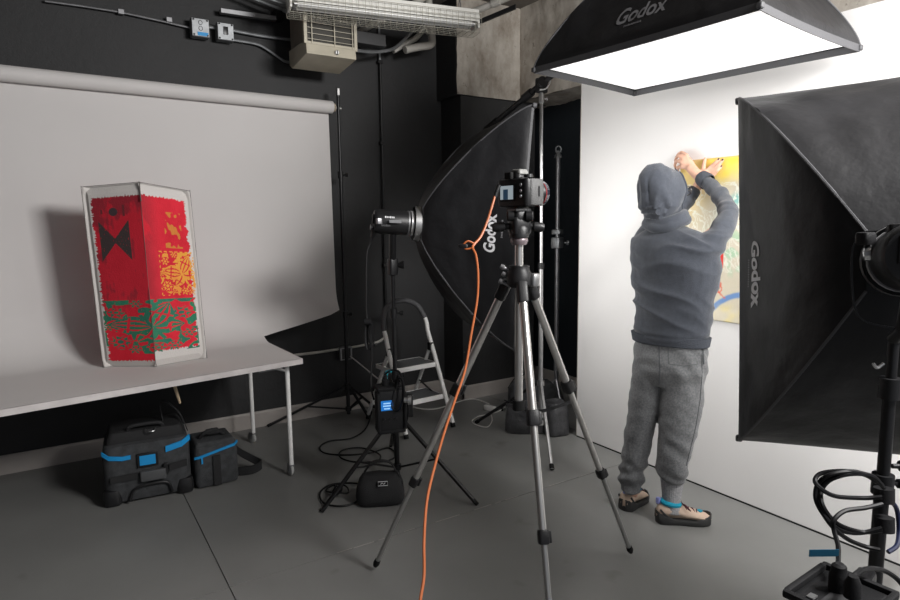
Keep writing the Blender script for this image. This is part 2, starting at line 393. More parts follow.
# column and the concrete beam it carries
YC = 4.085
struct('column', MB().box((3.09, (YC+YW)/2, 1.2), (.74, YW-YC, 2.4)), M['column'], smooth=False)
bz = 2.405
def rough_grid(p0, du, dv, nu, nv, amp, nrm):
    G = []
    for i in range(nu+1):
        row = []
        for j in range(nv+1):
            p = p0+du*(i/nu)+dv*(j/nv); d = noise.fractal(p*6, .6, 2, 5)*amp
            row.append(p+nrm*d)
        G.append(row)
    return G
struct('column_head', MB().box((3.17, (YC+YW)/2, (bz+ZC)/2), (.98, YW-YC-.002, ZC-bz)), M['column'], smooth=False)
mb = MB()
mb.grid(rough_grid(Vector((2.68, YC-.012, bz)), Vector((.98, 0, 0)), Vector((0, 0, ZC-bz)), 56, 40, .010, Vector((0, -1, 0))))
struct('trim_1', mb, M['concrete'], smooth=True)      # concrete column head
mb = MB(); mb.box((3.48, 1.3, (bz+ZC)/2+.01), (.34, 5.5, ZC-bz-.02))
mb.grid(rough_grid(Vector((3.29, -1.5, bz)), Vector((0, 5.62, 0)), Vector((0, 0, ZC-bz)), 180, 26, .010, Vector((-1, 0, 0))))
mb.grid(rough_grid(Vector((3.29, -1.5, bz)), Vector((0, 5.86, 0)), Vector((.37, 0, 0)), 180, 16, .012, Vector((0, 0, -1))))
struct('trim_2', mb, M['concrete'], smooth=True)      # long concrete beam
BH = .115
def baseboard(name, p, q, side):
    p, q = Vector((*p, 0)), Vector((*q, 0)); d = (q-p).normalized(); n = Vector((*side, 0)); pr = [(0, 0), (.014, 0), (.014, BH-.012), (.008, BH), (0, BH)]
    R = [[e+n*a+Vector((0, 0, b)) for a, b in pr] for e in (p, q)]
    return struct(name, MB().rings(R, True), M['baseboard'], smooth=False)
baseboard('baseboard_back', (XL, YW), (2.72, YW), (0, -1))
baseboard('baseboard_column_side', (2.72, YW-.014), (2.72, YC-.014), (-1, 0))
baseboard('baseboard_column_front', (2.706, YC), (3.46, YC), (0, -1))
baseboard('baseboard_right', (XR, YW), (XR, YF), (-1, 0))
baseboard('baseboard_left', (XL, YW), (XL, YF), (1, 0))

# white board wall standing in front of the right-hand wall
BX, BT = 2.87, 2.30
bw = thing('display_board', (BX+.02, 1.6, 0), 'tall white free-standing board wall that the poster is fixed to', 'board')
MB().box((BX+.012, .60, BT/2), (.024, 4.68, BT)).build('panel', M['board'], bw, smooth=False)
MB().box((BX+.012, 2.9425, BT/2), (.026, .005, BT+.002)).build('edge_strip', M['board_edge'], bw, smooth=False)
mb = MB()
for y in (2.9, 1.7, .5, -.7): mb.box((BX+.049, y, BT/2), (.05, .07, BT-.01))
mb.build('stud', M['wood'], bw, smooth=False)
MB().box((BX+.0, .6, .004), (.006, 4.68, .008)).build('painted_shade_line', M['black_matte'], bw, smooth=False)  # black strip standing in for the shade along the board's foot

# ================================================================== WALL SERVICES
def conduit(name, P, r, m, label, clips=(), sm=6):
    t = thing(name, P[0], label, 'conduit')
    MB().tube(catmull(P, sm), r, 8).build('tube', m, t)
    for c in clips:
        MB().box(c, (.035, .03, .03)).build('clip', m, t, bevel=.003)
    return t
wy = YW-.03
c1 = [PY(45, 1, wy), PY(120, 12, wy), PY(191, 28, wy)]
conduit('dark_conduit', c1, .007, M['grey_metal'], 'thin dark conduit running along the top left of the black wall', clips=[PY(121, 12, wy), PY(169, 20, wy)], sm=2)
def jbox(px, py, w, label, blue):
    p = PY(px, py, YW-.06); t = thing('junction_box', p, label, 'junction box', 'junction boxes')
    MB().box(p, (w, .06, w*1.05)).build('box', M['galv'], t, bevel=.004)
    MB().box(p+Vector((0, -.033, 0)), (w*.96, .006, w*1.0)).build('cover', M['galv'], t, bevel=.002)
    for sx in (-1, 1):
        for sz in (-1, 1):
            q = p+Vector((sx*w*.38, -.036, sz*w*.42)); MB().cyl(q, q+Vector((0, -.004, 0)), .006, n=8).build('screw', M['black_metal'], t)
    if blue:
        MB().box(p+Vector((.012, -.0375, -w*.36)), (w*.6, .002, .022)).build('blue_label', M['blue'], t, smooth=False)
        for k in (0, 1):
            q = p+Vector((0, -.0375, .03-.035*k)); mb = MB(); mb.tube([q+Vector((.011*math.cos(a), 0, .013*math.sin(a))) for a in [2*PI*i/14 for i in range(14)]], .0018, 5, True); mb.build('knockout_ring', M['black_metal'], t)
    else:
        MB().rbox(p+Vector((0, -.038, .005)), (.03, .05, .006), Matrix.Rotation(PI/2, 3, 'X'), r=.012).build('toggle_plate', M['black_metal'], t)
jbox(199.5, 29, .107, 'grey junction box with a blue label, left of the pair on the black wall', True)
jbox(224.5, 33, .103, 'grey junction box with a toggle plate, right of the pair nearest the heater', False)
conduit('short_conduit', [PY(208, 27, wy), PY(216.5, 28, wy)], .011, M['galv'], 'short silver conduit joining the two junction boxes', sm=2)
conduit('straight_conduit', [PY(233, 30.5, wy), PY(262, 36, wy), PY(300, 41, wy)], .011, M['galv'], 'straight silver conduit from the right junction box to behind the heater', sm=3)
conduit('bent_conduit', [PY(233, 40, wy), PY(256, 44, wy), PY(268, 50, wy), PY(284, 61, wy), PY(292, 62, 4.25)], .009, M['galv'], 'silver flexible conduit bending down under the heater corner', sm=5)
b0, b1 = PY(220, 11, 4.3), PY(276, 19, 4.3)
t = thing('steel_strut', b0, 'flat grey steel strut above the junction boxes on the black wall', 'strut')
MB().box((b0+b1)/2, ((b1-b0).length, .04, .03), Matrix.Rotation(math.atan2(-(b1-b0).z, (b1-b0).x), 3, 'Y')).build('bar', M['grey_metal'], t, bevel=.003)
MB().box(b1+Vector((.02, .02, .03)), (.05, .09, .07)).build('bracket', M['black_metal'], t, bevel=.003)
for i, (pa, pb) in enumerate((((252, -2), (283, 10)), ((262, -4), (292, 7)))):
    a, b = PY(*pa, 4.2), PY(*pb, 4.2); t = thing('thin_pipe', a, ['thin grey pipe at the frame top left of the heater, lower of two', 'thin grey pipe at the frame top left of the heater, upper of two'][i], 'pipe', 'thin pipes over the heater')
    MB().tube([a+(a-b)*.6, a, b, b+Vector((.1, .05, -.02))], .009, 8).build('tube', M['galv'], t)
    MB().cyl(b, b+(b-a)*.1, .013, n=10).build('coupling', M['galv'], t)
# vertical conduit down the black wall, then the horizontal run at the bottom
vx = 2.175
vp = [PY(379, 28, wy), PY(381, 90, wy), PY(383.4, 195, wy), PY(386, 300, wy), PY(386.5, 330, wy), PY(383, 340, wy), PY(375, 345, wy)]
t = thing('wall_conduit', vp[0], 'tall black painted conduit running down the black wall behind the flash head', 'conduit')
MB().tube(catmull([vp[0]+Vector((0, 0, .25))]+vp, 5), .009, 8).build('tube', mat('conduit_black', (.012, .012, .012), .4), t)
MB().tube([vp[0]+Vector((0, -.001, .25)), vp[0]+Vector((0, -.001, 0)), PY(379.9, 62, wy-.001)], .0095, 8).build('bare_section', M['galv'], t)
for y in (38, 62, 143, 265): MB().box(PY(379.3+(y-38)*.026, y, wy), (.04, .03, .025)).build('clip', M['black_metal'], t, bevel=.003)
hp = [PY(296, 355, wy), PY(320, 352, wy), PY(345, 348, wy)]
conduit('low_conduit', [PY(286, 357, wy)]+hp, .010, M['pipe'], 'white conduit low on the black wall left of the outlet box', sm=3)
conduit('low_conduit', [PY(347, 348, wy), PY(362, 345.5, wy), PY(377, 342, wy), PY(384, 338, wy)], .009, M['pipe'], 'grey conduit low on the black wall right of the outlet box', sm=3)
p = PY(345, 353, YW-.035)
t = thing('outlet_box', p, 'dark outlet box low on the black wall behind the backdrop stand', 'outlet')
MB().box(p, (.10, .05, .10)).build('box', M['grey_metal'], t, bevel=.005)
MB().box(p+Vector((0, -.027, 0)), (.07, .006, .08)).build('cover', M['black_metal'], t, bevel=.002)
for z in (-.02, .02): MB().cyl(p+Vector((0, -.028, z)), p+Vector((0, -.034, z)), .014, n=12).build('socket', M['black_plastic'], t)
wc = catmull([PY(350, 356, 4.31), PY(360, 364, 4.2), PY(372, 374, 4.1), PY(384, 384, 4.0), PY(398, 400, 3.85), PZ(412, 409, .01)+Vector((0, 0, .02)), PZ(435, 409, .01), PZ(470, 399, .01), PZ(489, 404, .02)], 8)
tag(MB().tube(wc, .005, 6).build('mains_cable', M['white_plastic']), 'white mains cable from the wall outlet down behind the stepladder', 'cable')

# ================================================================== HEATER
HY = 3.92
hx0, hx1 = PY(304, 45, HY).x, PY(357, 45, HY).x
hz0, hz1 = PY(330, 48, HY).z, 2.90
hd = .26
ht = thing('wall_heater', ((hx0+hx1)/2, HY+hd/2, PY(320, 68, HY).z), 'beige box heater with a louvred grille high on the black wall', 'heater')
cx = (hx0+hx1)/2; wdt = hx1-hx0
mb = MB()
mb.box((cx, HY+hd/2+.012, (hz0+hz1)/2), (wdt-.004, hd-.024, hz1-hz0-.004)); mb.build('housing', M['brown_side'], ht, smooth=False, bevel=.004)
mb = MB(); fw = .022
for x in (hx0+fw/2, hx1-fw/2): mb.box((x, HY+.008, (hz0+hz1)/2), (fw, .03, hz1-hz0))
zt = hz1-.085
mb.box((cx, HY+.008, (zt+hz1)/2), (wdt-2*fw, .03, hz1-zt)); mb.box((cx, HY+.008, hz0+.012), (wdt-2*fw, .03, .024))
mb.build('front_frame', M['beige'], ht, smooth=False, bevel=.002)
MB().box((cx, HY+.0085, (hz0+zt)/2), (wdt-2*fw, .004, zt-hz0)).build('dark_interior', mat('heater_dark', (.03, .027, .02), .6), ht, smooth=False)
for k in range(7):
    z = hz0+.04+(zt-hz0-.05)*k/6.0
    MB().box((cx, HY-.002, z), (wdt-2*fw-.004, .012, .003), Matrix.Rotation(.2, 3, 'X')).build('louvre', M['beige'], ht, smooth=False)
for x in (-.36, .06, .40):
    MB().box((cx+x*wdt, HY-.010, (hz0+zt)/2), (.006, .004, zt-hz0-.02)).build('grille_bar', M['beige'], ht, smooth=False)
# lower control box with a slanted bottom
z0 = hz0+.012; zb = PY(290, 60, HY-.07).z
prof = [(HY+.02, z0), (HY-.075, z0-.022), (HY-.085, z0-.085), (HY+.20, z0-.12), (HY+hd-.01, z0-.09), (HY+hd-.01, z0)]
lx0, lx1 = hx0-.015, hx1-.045
MB().rings([[Vector((x, a, b)) for a, b in prof] for x in (lx0, lx1)], True).build('control_box', M['beige'], ht, smooth=False, bevel=.004)
kc = Vector((cx-.0, HY-.082, z0-.06))
kb = MB().lathe(kc, (0, -1, 0), [(0, .016), (.012, .015), (.016, .011)], 14).build('dial', M['chrome'], ht)
MB().box(kc+Vector((0, -.018, 0)), (.004, .004, .024)).build('pointer', M['black_metal'], kb, smooth=False)
MB().box((cx+.05, HY+hd+.09, hz1-.05), (.05, .18, .06)).build('wall_bracket', M['grey_metal'], ht, bevel=.003)
p = PY(366, 40, 4.1)
tag(MB().box(p+Vector((.0, 0, 0)), (.26, .10, .08)).build('duct_end', mat('duct_dark', (.05, .05, .052), .5), bevel=.004), 'dark grey duct end beside the heater on the black wall', 'duct')
tag(MB().tube(catmull([PY(352, 50, 4.05), PY(372, 52, 4.1), PY(390, 50, 4.12), PY(400, 44, 4.14), PY(413, 30, 4.14)], 6), .012, 8).build('flexible_conduit', M['galv']), 'silver flexible conduit curving right from the heater under the strip light', 'conduit')

# ================================================================== CEILING STRIP LIGHT AND PIPES
la, lb = PZ(288, 3, 2.76), PZ(490, 26, 2.76); lb = la+(lb-la).normalized()*1.24
ld = (lb-la).normalized(); ls = Vector((ld.y, -ld.x, 0))      # towards the room
Rl = Matrix((ld, Vector((0, 0, 1)).cross(ld), Vector((0, 0, 1)))).transposed()
lc = (la+lb)/2
lt = thing('strip_light', (lc.x, lc.y, 2.70), 'white twin tube strip light in a wire cage below the ceiling', 'ceiling light')
MB().rings([[e+ls*a_+Vector((0, 0, b_)) for a_, b_ in ((-.066, -.002), (-.052, .080), (.052, .080), (.066, -.002), (.050, .006), (0, .030), (-.050, .006))] for e in (la+ld*.002, lb-ld*.002)], True).build('reflector', M['lamp_white'], lt, smooth=False, bevel=.003)
for s in (-1, 1):
    off = ls*(.032*s)-Vector((0, 0, .010))
    tb = MB().cyl(la+ld*.03+off, lb-ld*.03+off, .016, n=12).build('fluorescent_tube', mat('tube_glass', (.82, .82, .80), .3), lt)
    for e, sg in ((la+ld*.03, 1), (lb-ld*.03, -1)):
        MB().cyl(e+off, e+off+ld*.02*sg, .017, n=12).build('end_cap', M['alu'], tb)
for e in (la+ld*.008, lb-ld*.008): MB().box(e+Vector((0, 0, .0)), (.016, .12, .075), Rl).build('end_plate', M['lamp_white'], lt, smooth=False, bevel=.003)
mb = MB(); cw, ch = .085, .068
sec = [(-cw, .045), (-cw, -.02), (-cw*.8, -ch), (cw*.8, -ch), (cw, -.02), (cw, .045)]
n = 30
for i in range(n+1):
    c = la+ld*(1.24*i/n); mb.tube([c+ls*a+Vector((0, 0, b)) for a, b in sec], .0016, 4)
for a, b in sec+[(0, -ch), (-cw*.4, -ch), (cw*.4, -ch), (cw, .012), (-cw, .012)]:
    mb.tube([la+ls*a+Vector((0, 0, b)), lb+ls*a+Vector((0, 0, b))], .0020, 4)
tag(mb.build('wire_cage', mat('cage_wire', (.55, .53, .46), .4, metal=.3), lt), 'cream wire guard cage')
for e in (la+ld*.2, lb-ld*.12):
    mb = MB()
    for k in range(7): c = e+Vector((0, 0, .065+.045*k)); mb.tube([c+Vector((.008*math.cos(a)*(1 if k % 2 else 0), .008*math.cos(a)*(0 if k % 2 else 1), .025*math.sin(a))) for a in [2*PI*i/10 for i in range(10)]], .003, 5, True)
    mb.build('chain', M['grey_metal'], lt)
def pipe(label, P, r, m=None, nm='ceiling_pipe', sm=5, coup=()):
    t = thing(nm, P[0], label, 'pipe', 'pipes under the ceiling')
    MB().tube(catmull(P, sm), r, 12).build('tube', m or M['pipe'], t)
    for c in coup:
        a, b = Vector(P[c]), Vector(P[c+1]); d = (b-a).normalized(); q = a+(b-a)*.5; MB().cyl(q-d*.03, q+d*.03, r*1.22, n=14).build('coupling', m or M['pipe'], t)
pipe('pale pipe slanting up to the frame top behind the strip light', [PY(356, 34, 4.2), PY(385, 18, 4.1), PY(415, 3, 4.0), PY(445, -14, 3.9)], .022, coup=(1,))
pipe('pale pipe with an elbow hanging below the strip light', [PY(405, 50, 4.15), PY(418, 47, 4.15), PY(430, 45, 4.15), PY(432, 40, 4.15), PY(430, 20, 4.15), PY(428, -8, 4.15)], .028, coup=(3,))
pipe('pale branching pipe left of the elbow under the strip light', [PY(393, 51, 4.2), PY(405, 44, 4.2), PY(417, 37, 4.2), PY(430, 22, 4.2)], .020)
pipe('long pale conduit slanting up over the bare concrete', [PY(440, 24, 3.95), PY(480, 9, 3.7), PY(512, -4, 3.5), PY(560, -24, 3.2)], .022, coup=(1,))
a, b = PY(478, 18, 3.72), PY(516, 2, 3.5)
tag(MB().strap([a+Vector((0, 0, -.03)), b+Vector((0, 0, -.03))], .03, .02, (0, 0, 1)).build('dark_rail', M['black_metal'], bevel=.002), 'short dark rail below the conduit over the bare concrete', 'rail')

# ================================================================== BACKDROP
ry0, ry1 = 4.02, 4.20
def roll_pt(x, z=None):
    k = (x+1.0)/2.75; return Vector((x, ry0+(ry1-ry0)*k, z if z is not None else 2.30-.0*k))
zr_a, zr_b = PY(0, 73, roll_pt(-.15).y).z, PY(337, 108, ry1).z
def rz(x): return zr_b+(zr_a-zr_b)*(1.72-x)/(1.72+.15)
bd = thing('paper_backdrop', (.4, 4.1, .7), 'wide off-white paper backdrop sweeping from its roller down onto the table', 'backdrop')
A, B = roll_pt(-1.0, rz(-1.0)), roll_pt(1.715, rz(1.715))
MB().cyl(A, B, .043, n=24).build('paper_roll', M['paper'], bd)
dr = (B-A).normalized()
MB().cyl(B, B+dr*.02, .03, n=20).build('core', mat('card_core', (.3, .25, .19), .8), bd)
MB().cyl(B+dr*.02, B+dr*.07, .011, n=12).build('crossbar_end', M['chrome'], bd)
# sheet
TH = .703; rad = .30
def prof(t):       # t in 0..1: down, curve, out over the table ; returns (dy, z, stage)
    L1 = 1.27; L2 = rad*PI/2; L3 = .52; s = t*(L1+L2+L3)
    if s < L1: return 0, None, s/L1
    if s < L1+L2: a = (s-L1)/rad; return -rad*(1-math.cos(a)), TH+rad-rad*math.sin(a), 1+a/(PI/2)
    return -rad-(s-L1-L2), TH, 2+(s-L1-L2)/L3
G = []; NT = 70; NU = 60
for i in range(NT+1):
    dy, z, st = prof(i/NT); row = []
    if st < 1.42: xr = 1.70-.02*min(st, 1)
    elif st < 1.72: xr = 1.68-(1.68-1.095)*((st-1.42)/.30)
    else: xr = 1.095
    for j in range(NU+1):
        x = -.98+(xr+.98)*j/NU
        y0 = roll_pt(x).y+.030-.066*min(1, st*1.0)
        zz = z
        if z is None: ztop = rz(x); zz = ztop+(TH+rad-ztop)*st
        w = .006*math.sin(x*5+1.3)*min(1, st)*(1 if st < 1 else max(0, 2-st))
        yy = y0+dy+w
        if st >= 2:
            # follow the table's own angle so that the sheet stops just short of its front edge
            yfront = 3.082+(x+.235)*.151+.012
            ystart = y0-rad; yy = ystart+(yfront-ystart)*(st-2)
        row.append(Vector((x, yy, zz)))
    G.append(row)
MB().grid(G, .0012).build('paper_sheet', M['paper'], bd, angle=60)
def lamp_stand(name, base, height, feet, label, r=.013, collar=.33, foot_z=.0, m=None, knobs=(.9,), brace_z=.1, lean=(0, 0), zbot=.06, cat='light stand'):
    m = m or M['black_metal']; b = Vector((base[0], base[1], 0)); t = thing(name, b, label, cat)
    top = Vector((base[0]+lean[0], base[1]+lean[1], height))
    def at(z): return b.lerp(top, z/height)
    seg = sorted([zbot]+list(knobs)+[height])
    for i in range(len(seg)-1):
        MB().cyl(at(seg[i]), at(seg[i+1]), r*(1-.14*i), n=14).build('pole', m, t)
    for z in knobs:
        k = MB().cyl(at(z-.025), at(z+.025), r*1.45, n=14).build('clamp', M['black_plastic'] if m is M['black_metal'] else M['alu'], t)
        q = at(z)+Vector((CR.x, CR.y, 0))*r*1.3
        MB().lathe(q, CR, [(0, .005), (.016, .005), (.016, .012), (.034, .012)], 8).build('knob', M['black_plastic'], k)
    MB().cyl(at(collar-.02), at(collar+.02), r*1.7, n=14).build('collar', M['black_plastic'] if m is M['black_metal'] else M['alu'], t)
    MB().cyl(at(brace_z-.015), at(brace_z+.015), r*1.6, n=14).build('lower_collar', M['black_plastic'] if m is M['black_metal'] else M['alu'], t)
    for fx, fy in feet:
        f = Vector((fx, fy, foot_z+.012)); s = at(collar); d = (f-s)
        w = frame(d)[0]
        lg = MB().strap([s+Vector((d.x, d.y, 0)).normalized()*r, f], .021, .015, w).build('leg', m, t, smooth=False, bevel=.002)
        MB().cyl(f-d.normalized()*.02, f+d.normalized()*.012, .011, n=10).build('foot_cap', M['rubber'], lg)
        mid = s.lerp(f, .52); MB().strap([at(brace_z)+Vector((d.x, d.y, 0)).normalized()*r, mid], .015, .010, w).build('brace', m, lg, smooth=False)
    return t, at
bst_feet = [tuple(PZ(269, 427)[:2]), tuple(PZ(369, 419)[:2]), (2.02, 4.30)]
bs, bat = lamp_stand('backdrop_stand', (1.76, 4.19), 2.37, bst_feet, 'black stand holding up the right end of the paper backdrop', r=.014, collar=.24, knobs=(.78, 1.78), brace_z=.07, zbot=.03, cat='stand')
MB().box(bat(2.33)+Vector((0, 0, .02)), (.02, .03, .05)).build('hook', M['chrome'], bs, bevel=.003)
bs2, bat2 = lamp_stand('backdrop_stand', (-1.06, 4.02), 2.37, [(-1.5, 4.2), (-.75, 3.95), (-1.15, 3.6)], 'black stand holding up the left end of the paper backdrop', r=.014, collar=.24, knobs=(.78, 1.78), brace_z=.07, zbot=.03, cat='stand')

# ================================================================== TABLE
tb = thing('folding_table', (.2, 3.5, 0), 'white folding table on castors under the red painted lantern', 'table')
FR, BR = Vector((1.115, 3.285)), Vector((1.09, 4.055)); dF = Vector((-1, -.151)).normalized()
FL, BL = FR+dF*2.0, BR+dF*2.0
cor = [FR, BR, BL, FL]
MB().prism([Vector((c.x, c.y, .678)) for c in cor], (0, 0, .022)).build('tabletop', M['table_top'], tb, smooth=False)
for i in range(4):
    a, b = cor[i], cor[(i+1) % 4]; d = (b-a).normalized(); n = Vector((d.y, -d.x)); c = sum(cor, Vector((0, 0)))/4
    if n.dot(c-a) > 0: n = -n
    MB().prism([Vector((a.x, a.y, .672)), Vector((b.x, b.y, .672)), Vector((b.x, b.y, .701)), Vector((a.x, a.y, .701))], Vector((n.x, n.y, 0))*.004).build('edge_band', M['table_edge'], tb, smooth=False)
def table_legs(f, b):     # U frame with castors
    f, b = Vector(f), Vector(b)
    mb = MB(); top = .655
    d = (b-f).normalized()
    P = [Vector((f.x, f.y, .09)), Vector((f.x, f.y, .60)), Vector((f.x-.0, f.y, .645)), Vector((f.x, f.y, .655))+Vector((d.x, d.y, 0))*.03]
    for e in (f, b):
        lg = MB().tube([Vector((e.x, e.y, .07)), Vector((e.x, e.y, .665))], .013, 12).build('leg', M['white_metal'], tb)
        wz = .036; ang = random.uniform(-.6, .6); ax = Vector((math.cos(ang), math.sin(ang), 0)); fo = Vector((-ax.y, ax.x, 0))
        cst = MB().box(Vector((e.x, e.y, .066))+fo*.008, (.03, .04, .006), rotz(ang)).build('castor', M['grey_metal'], lg)
        c = Vector((e.x, e.y, wz))+fo*.018
        mb = MB().lathe(c-ax*.009, ax, [(0, .010), (0, .032), (.003, .036), (.015, .036), (.018, .032), (.018, .010)], 20); mb.build('castor_wheel', mat('castor_grey', (.42, .42, .41), .5), lg)
        for s in (-1, 1): MB().box(c+ax*.013*s+Vector((0, 0, .016))-fo*.004, (.003, .03, .045), rotz(ang)).build('castor_fork', M['grey_metal'], lg, smooth=False)
    MB().tube([Vector((f.x, f.y, .66)), Vector((b.x, b.y, .66))], .012, 10).build('cross_rail', M['white_metal'], tb)
    MB().tube([Vector((f.x, f.y, .62)), Vector((f.x-.12, f.y-.01, .667))], .008, 8).build('hinge_arm', M['white_metal'], tb)
    MB().box(Vector((f.x-.10, f.y+.04, .65)), (.12, .05, .04), rotz(.15)).build('hinge_plate', M['grey_metal'], tb, smooth=False)
table_legs(PZ(292, 476)[:2], PZ(254, 443)[:2])
table_legs((-.67, 3.12), (-.72, 3.72))
MB().strap([Vector((-.7, 3.52, .664)), Vector((1.02, 3.76, .664))], .03, .015, (0, 1, 0)).build('under_rail', M['grey_metal'], tb, smooth=False)
tag(MB().tube([PY(174, 384, 3.33), PY(180, 403, 3.36)], [.009, .006], 8).build('wooden_stick', M['wood']), 'thin pale wooden stick poking down below the table edge', 'stick')

# ================================================================== RED PAINTED LANTERN
ltz = .705
BLc, BMc, BRc = PZ(103, 367, ltz), PZ(156, 367, ltz), PZ(207, 358, ltz)
TLc, TMc, TRc = PY(81, 187, BLc.y), PY(139, 182, BMc.y), PY(190, 191, BRc.y)
BBc = BLc+BRc-BMc; TBc = TLc+TRc-TMc
lan = thing('painted_lantern', (BBc+BMc)/2, 'tall red painted canvas lantern with green and orange prints, leaning on the table', 'lantern')
def sstep(a, b, x): x = min(max((x-a)/(b-a), 0), 1); return x*x*(3-2*x)
def stencil(cu, cv, sx, sy, u, v, seed):
    """butterfly and flowers cut-out: True where ink lands; u,v local -1..1"""
    x, y = (u-cu)/sx, (v-cv)/sy
    if abs(x) > 1.0 or abs(y) > 1.0: return False
    if noise.noise(Vector((x*4, y*4, seed))) > .55: return False
    # body
    ang0 = .5
    X = x*math.cos(ang0)+y*math.sin(ang0); Y = -x*math.sin(ang0)+y*math.cos(ang0)
    if abs(X) < .045 and -.55 < Y < .5: return True
    for sg in (-1, 1):
        for (wa, wl, ww, veins) in ((.95, .95, .34, 4), (2.05, .72, .30, 3)):
            dx, dy = math.sin(wa)*sg, math.cos(wa)
            p = X*dx+Y*dy; q = X*dy-Y*dx
            if 0.05 < p < wl:
                hw = ww*math.sin(PI*min(1, (p/wl)**.8))
                if abs(q) < hw:
                    if abs(q) > hw-.045: return True
                    k = (q/hw+1)*veins/2*1.0
                    return abs(k-round(k)) > .17 and not (.5 < p/wl < .56)
    # flowers and curls in the corners
    for fx, fy, fr in ((.66, .45, .27), (-.7, -.55, .27), (.1, -.8, .2), (-.72, .55, .2), (.8, -.35, .18), (.45, -.8, .18), (-.3, .85, .15), (-.92, 0, .13), (-.4, -.85, .15)):
        d = math.hypot(x-fx, y-fy); a = math.atan2(y-fy, x-fx)
        if d < fr:
            if d < fr*.25: return True
            if d < fr*.42: return False
            return d < fr*(.82+.18*math.cos(a*6)) and (math.cos(a*6+d*14) > -.55)
    # frame scallops
    if max(abs(x), abs(y)) > .95 and seed == 9: return math.sin(x*26)+math.sin(y*26) > .3
    if max(abs(x), abs(y)) > .5 and (x+2*y > -2.4): return noise.noise(Vector((x*5.5, y*5.5, seed+.5)))+.35*math.sin(9*math.hypot(x-.3, y)+4*math.atan2(y, x)) > .02
    return False
def lantern_paint(side, u, v):     # u 0..1 left-right across the face, v 0..1 bottom-top ; returns colour
    canvas = (.60, .57, .545)
    n = noise.fractal(Vector((u*3, v*6, side*5)), .7, 2, 4); nf = noise.noise(Vector((u*60, v*90, side*9+3)))
    if side == 0: e0, e1, t0, b0 = .14, 1.1, .935, .035
    elif side == 1: e0, e1, t0, b0 = -.1, .86, .935, .085
    else: e0, e1, t0, b0 = .12, .88, .93, .06
    n4 = noise.noise(Vector((v*55, side*3.7+(1 if u > .5 else 5), 2))); n5 = noise.noise(Vector((u*40, side*3.7+(1 if v > .5 else 5), 6))); n6 = noise.noise(Vector((u*4, v*150, side)))
    rag = .030*n4+.045*n6; ragv = .010*n5+.004*nf
    inside = (u > e0+rag) and (u < e1+rag*1.2) and (v < t0+ragv) and (v > b0+ragv)
    c = canvas
    if inside:
        k = .5+.5*n; c = (.58+.14*k, .003+.010*k, .020+.015*k)
        if side == 0:
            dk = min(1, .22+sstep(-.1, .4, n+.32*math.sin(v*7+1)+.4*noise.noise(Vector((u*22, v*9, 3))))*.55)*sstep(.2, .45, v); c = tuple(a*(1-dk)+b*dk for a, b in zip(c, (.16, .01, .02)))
            # bow-tie and dot in worn black
            cy = .70; y = (v-cy)
            if .22 < u < .76 and abs(y) < .085*(abs(u-.49)/.27)*1.15+.012 and nf > -.55: c = (.045, .03, .03)
            if math.hypot((u-.50)*.28, (v-.855)) < .022: c = (.05, .03, .035)
            if abs(u-.68) < .02 and abs(v-.86) < .03 or abs(u-.30) < .02 and abs(v-.86) < .012: c = (.14, .015, .02)
        if side == 1:
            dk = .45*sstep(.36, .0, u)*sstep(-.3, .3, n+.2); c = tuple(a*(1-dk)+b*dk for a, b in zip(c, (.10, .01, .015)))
            if .40 < u < .74 and .66 < v < .86:
                q = noise.noise(Vector((u*14, v*34, 2.2)))+.25*math.sin(v*60)
                if q > .18: c = (.62, .20, .03)
    # prints run across the fold
    if side in (0, 1):
        U = u-1 if side == 0 else u
        if stencil(-.0, .225, .88, .15, U, v, 4) and not (nf > .62): c = (.02, .17+.05*n, .10)
        if side == 1 and stencil(.66, .515, .42, .125, U, v, 9): c = (.78, .33+.06*n, .04)
    return c
def canvas_face(side, b0, b1, t0, t1, nu, nv, out, name):
    # shallow folded frame: outer edge flared, inner field raised
    vs, fs, cs = [], [], []
    for j in range(nv+1):
        v = j/nv
        for i in range(nu+1):
            u = i/nu; p = b0.lerp(b1, u).lerp(t0.lerp(t1, u), v)
            bord = min(1, v/.04, (1-v)/.045); bu = 1.0
            if side == 0: bu = min(1, u/.10)
            if side == 1: bu = min(1, (1-u)/.16)
            h = -.018*(1-min(bord, bu))+.004*noise.noise(p*6+Vector((side, 0, 0)))
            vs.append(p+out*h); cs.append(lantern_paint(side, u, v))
    for j in range(nv):
        for i in range(nu): a = j*(nu+1)+i; fs.append((a, a+1, a+nu+2, a+nu+1))
    org = wloc(lan); me = bpy.data.meshes.new(name); me.from_pydata([tuple(v-org) for v in vs], [], fs); me.shade_smooth()
    ca = me.color_attributes.new('paint', 'FLOAT_COLOR', 'POINT'); buf = np.ones((len(vs), 4), dtype=np.float32); buf[:, :3] = np.array(cs); ca.data.foreach_set('color', buf.ravel())
    o = finish(name, me, mat('painted_canvas', (.5, .5, .5), .8, vcol='paint', bump=.25, bscale=150), lan, org)
    sd = o.modifiers.new('thick', 'SOLIDIFY'); sd.thickness = .003; sd.offset = -1
    return o
cen = (BLc+BRc+TLc+TRc)/4
def outn(a, b, t): n = (b-a).cross(t-a).normalized(); return n if n.dot(a-cen) > 0 else -n
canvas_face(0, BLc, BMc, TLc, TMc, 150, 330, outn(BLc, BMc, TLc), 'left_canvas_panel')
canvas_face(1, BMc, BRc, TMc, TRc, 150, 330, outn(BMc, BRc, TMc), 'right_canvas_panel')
canvas_face(2, BRc, BBc, TRc, TBc, 30, 60, outn(BRc, BBc, TRc), 'rear_canvas_panel')
canvas_face(3, BBc, BLc, TBc, TLc, 30, 60, outn(BBc, BLc, TBc), 'rear_canvas_panel')
dk = mat('dark_frame_wire', (.10, .09, .085), .6)
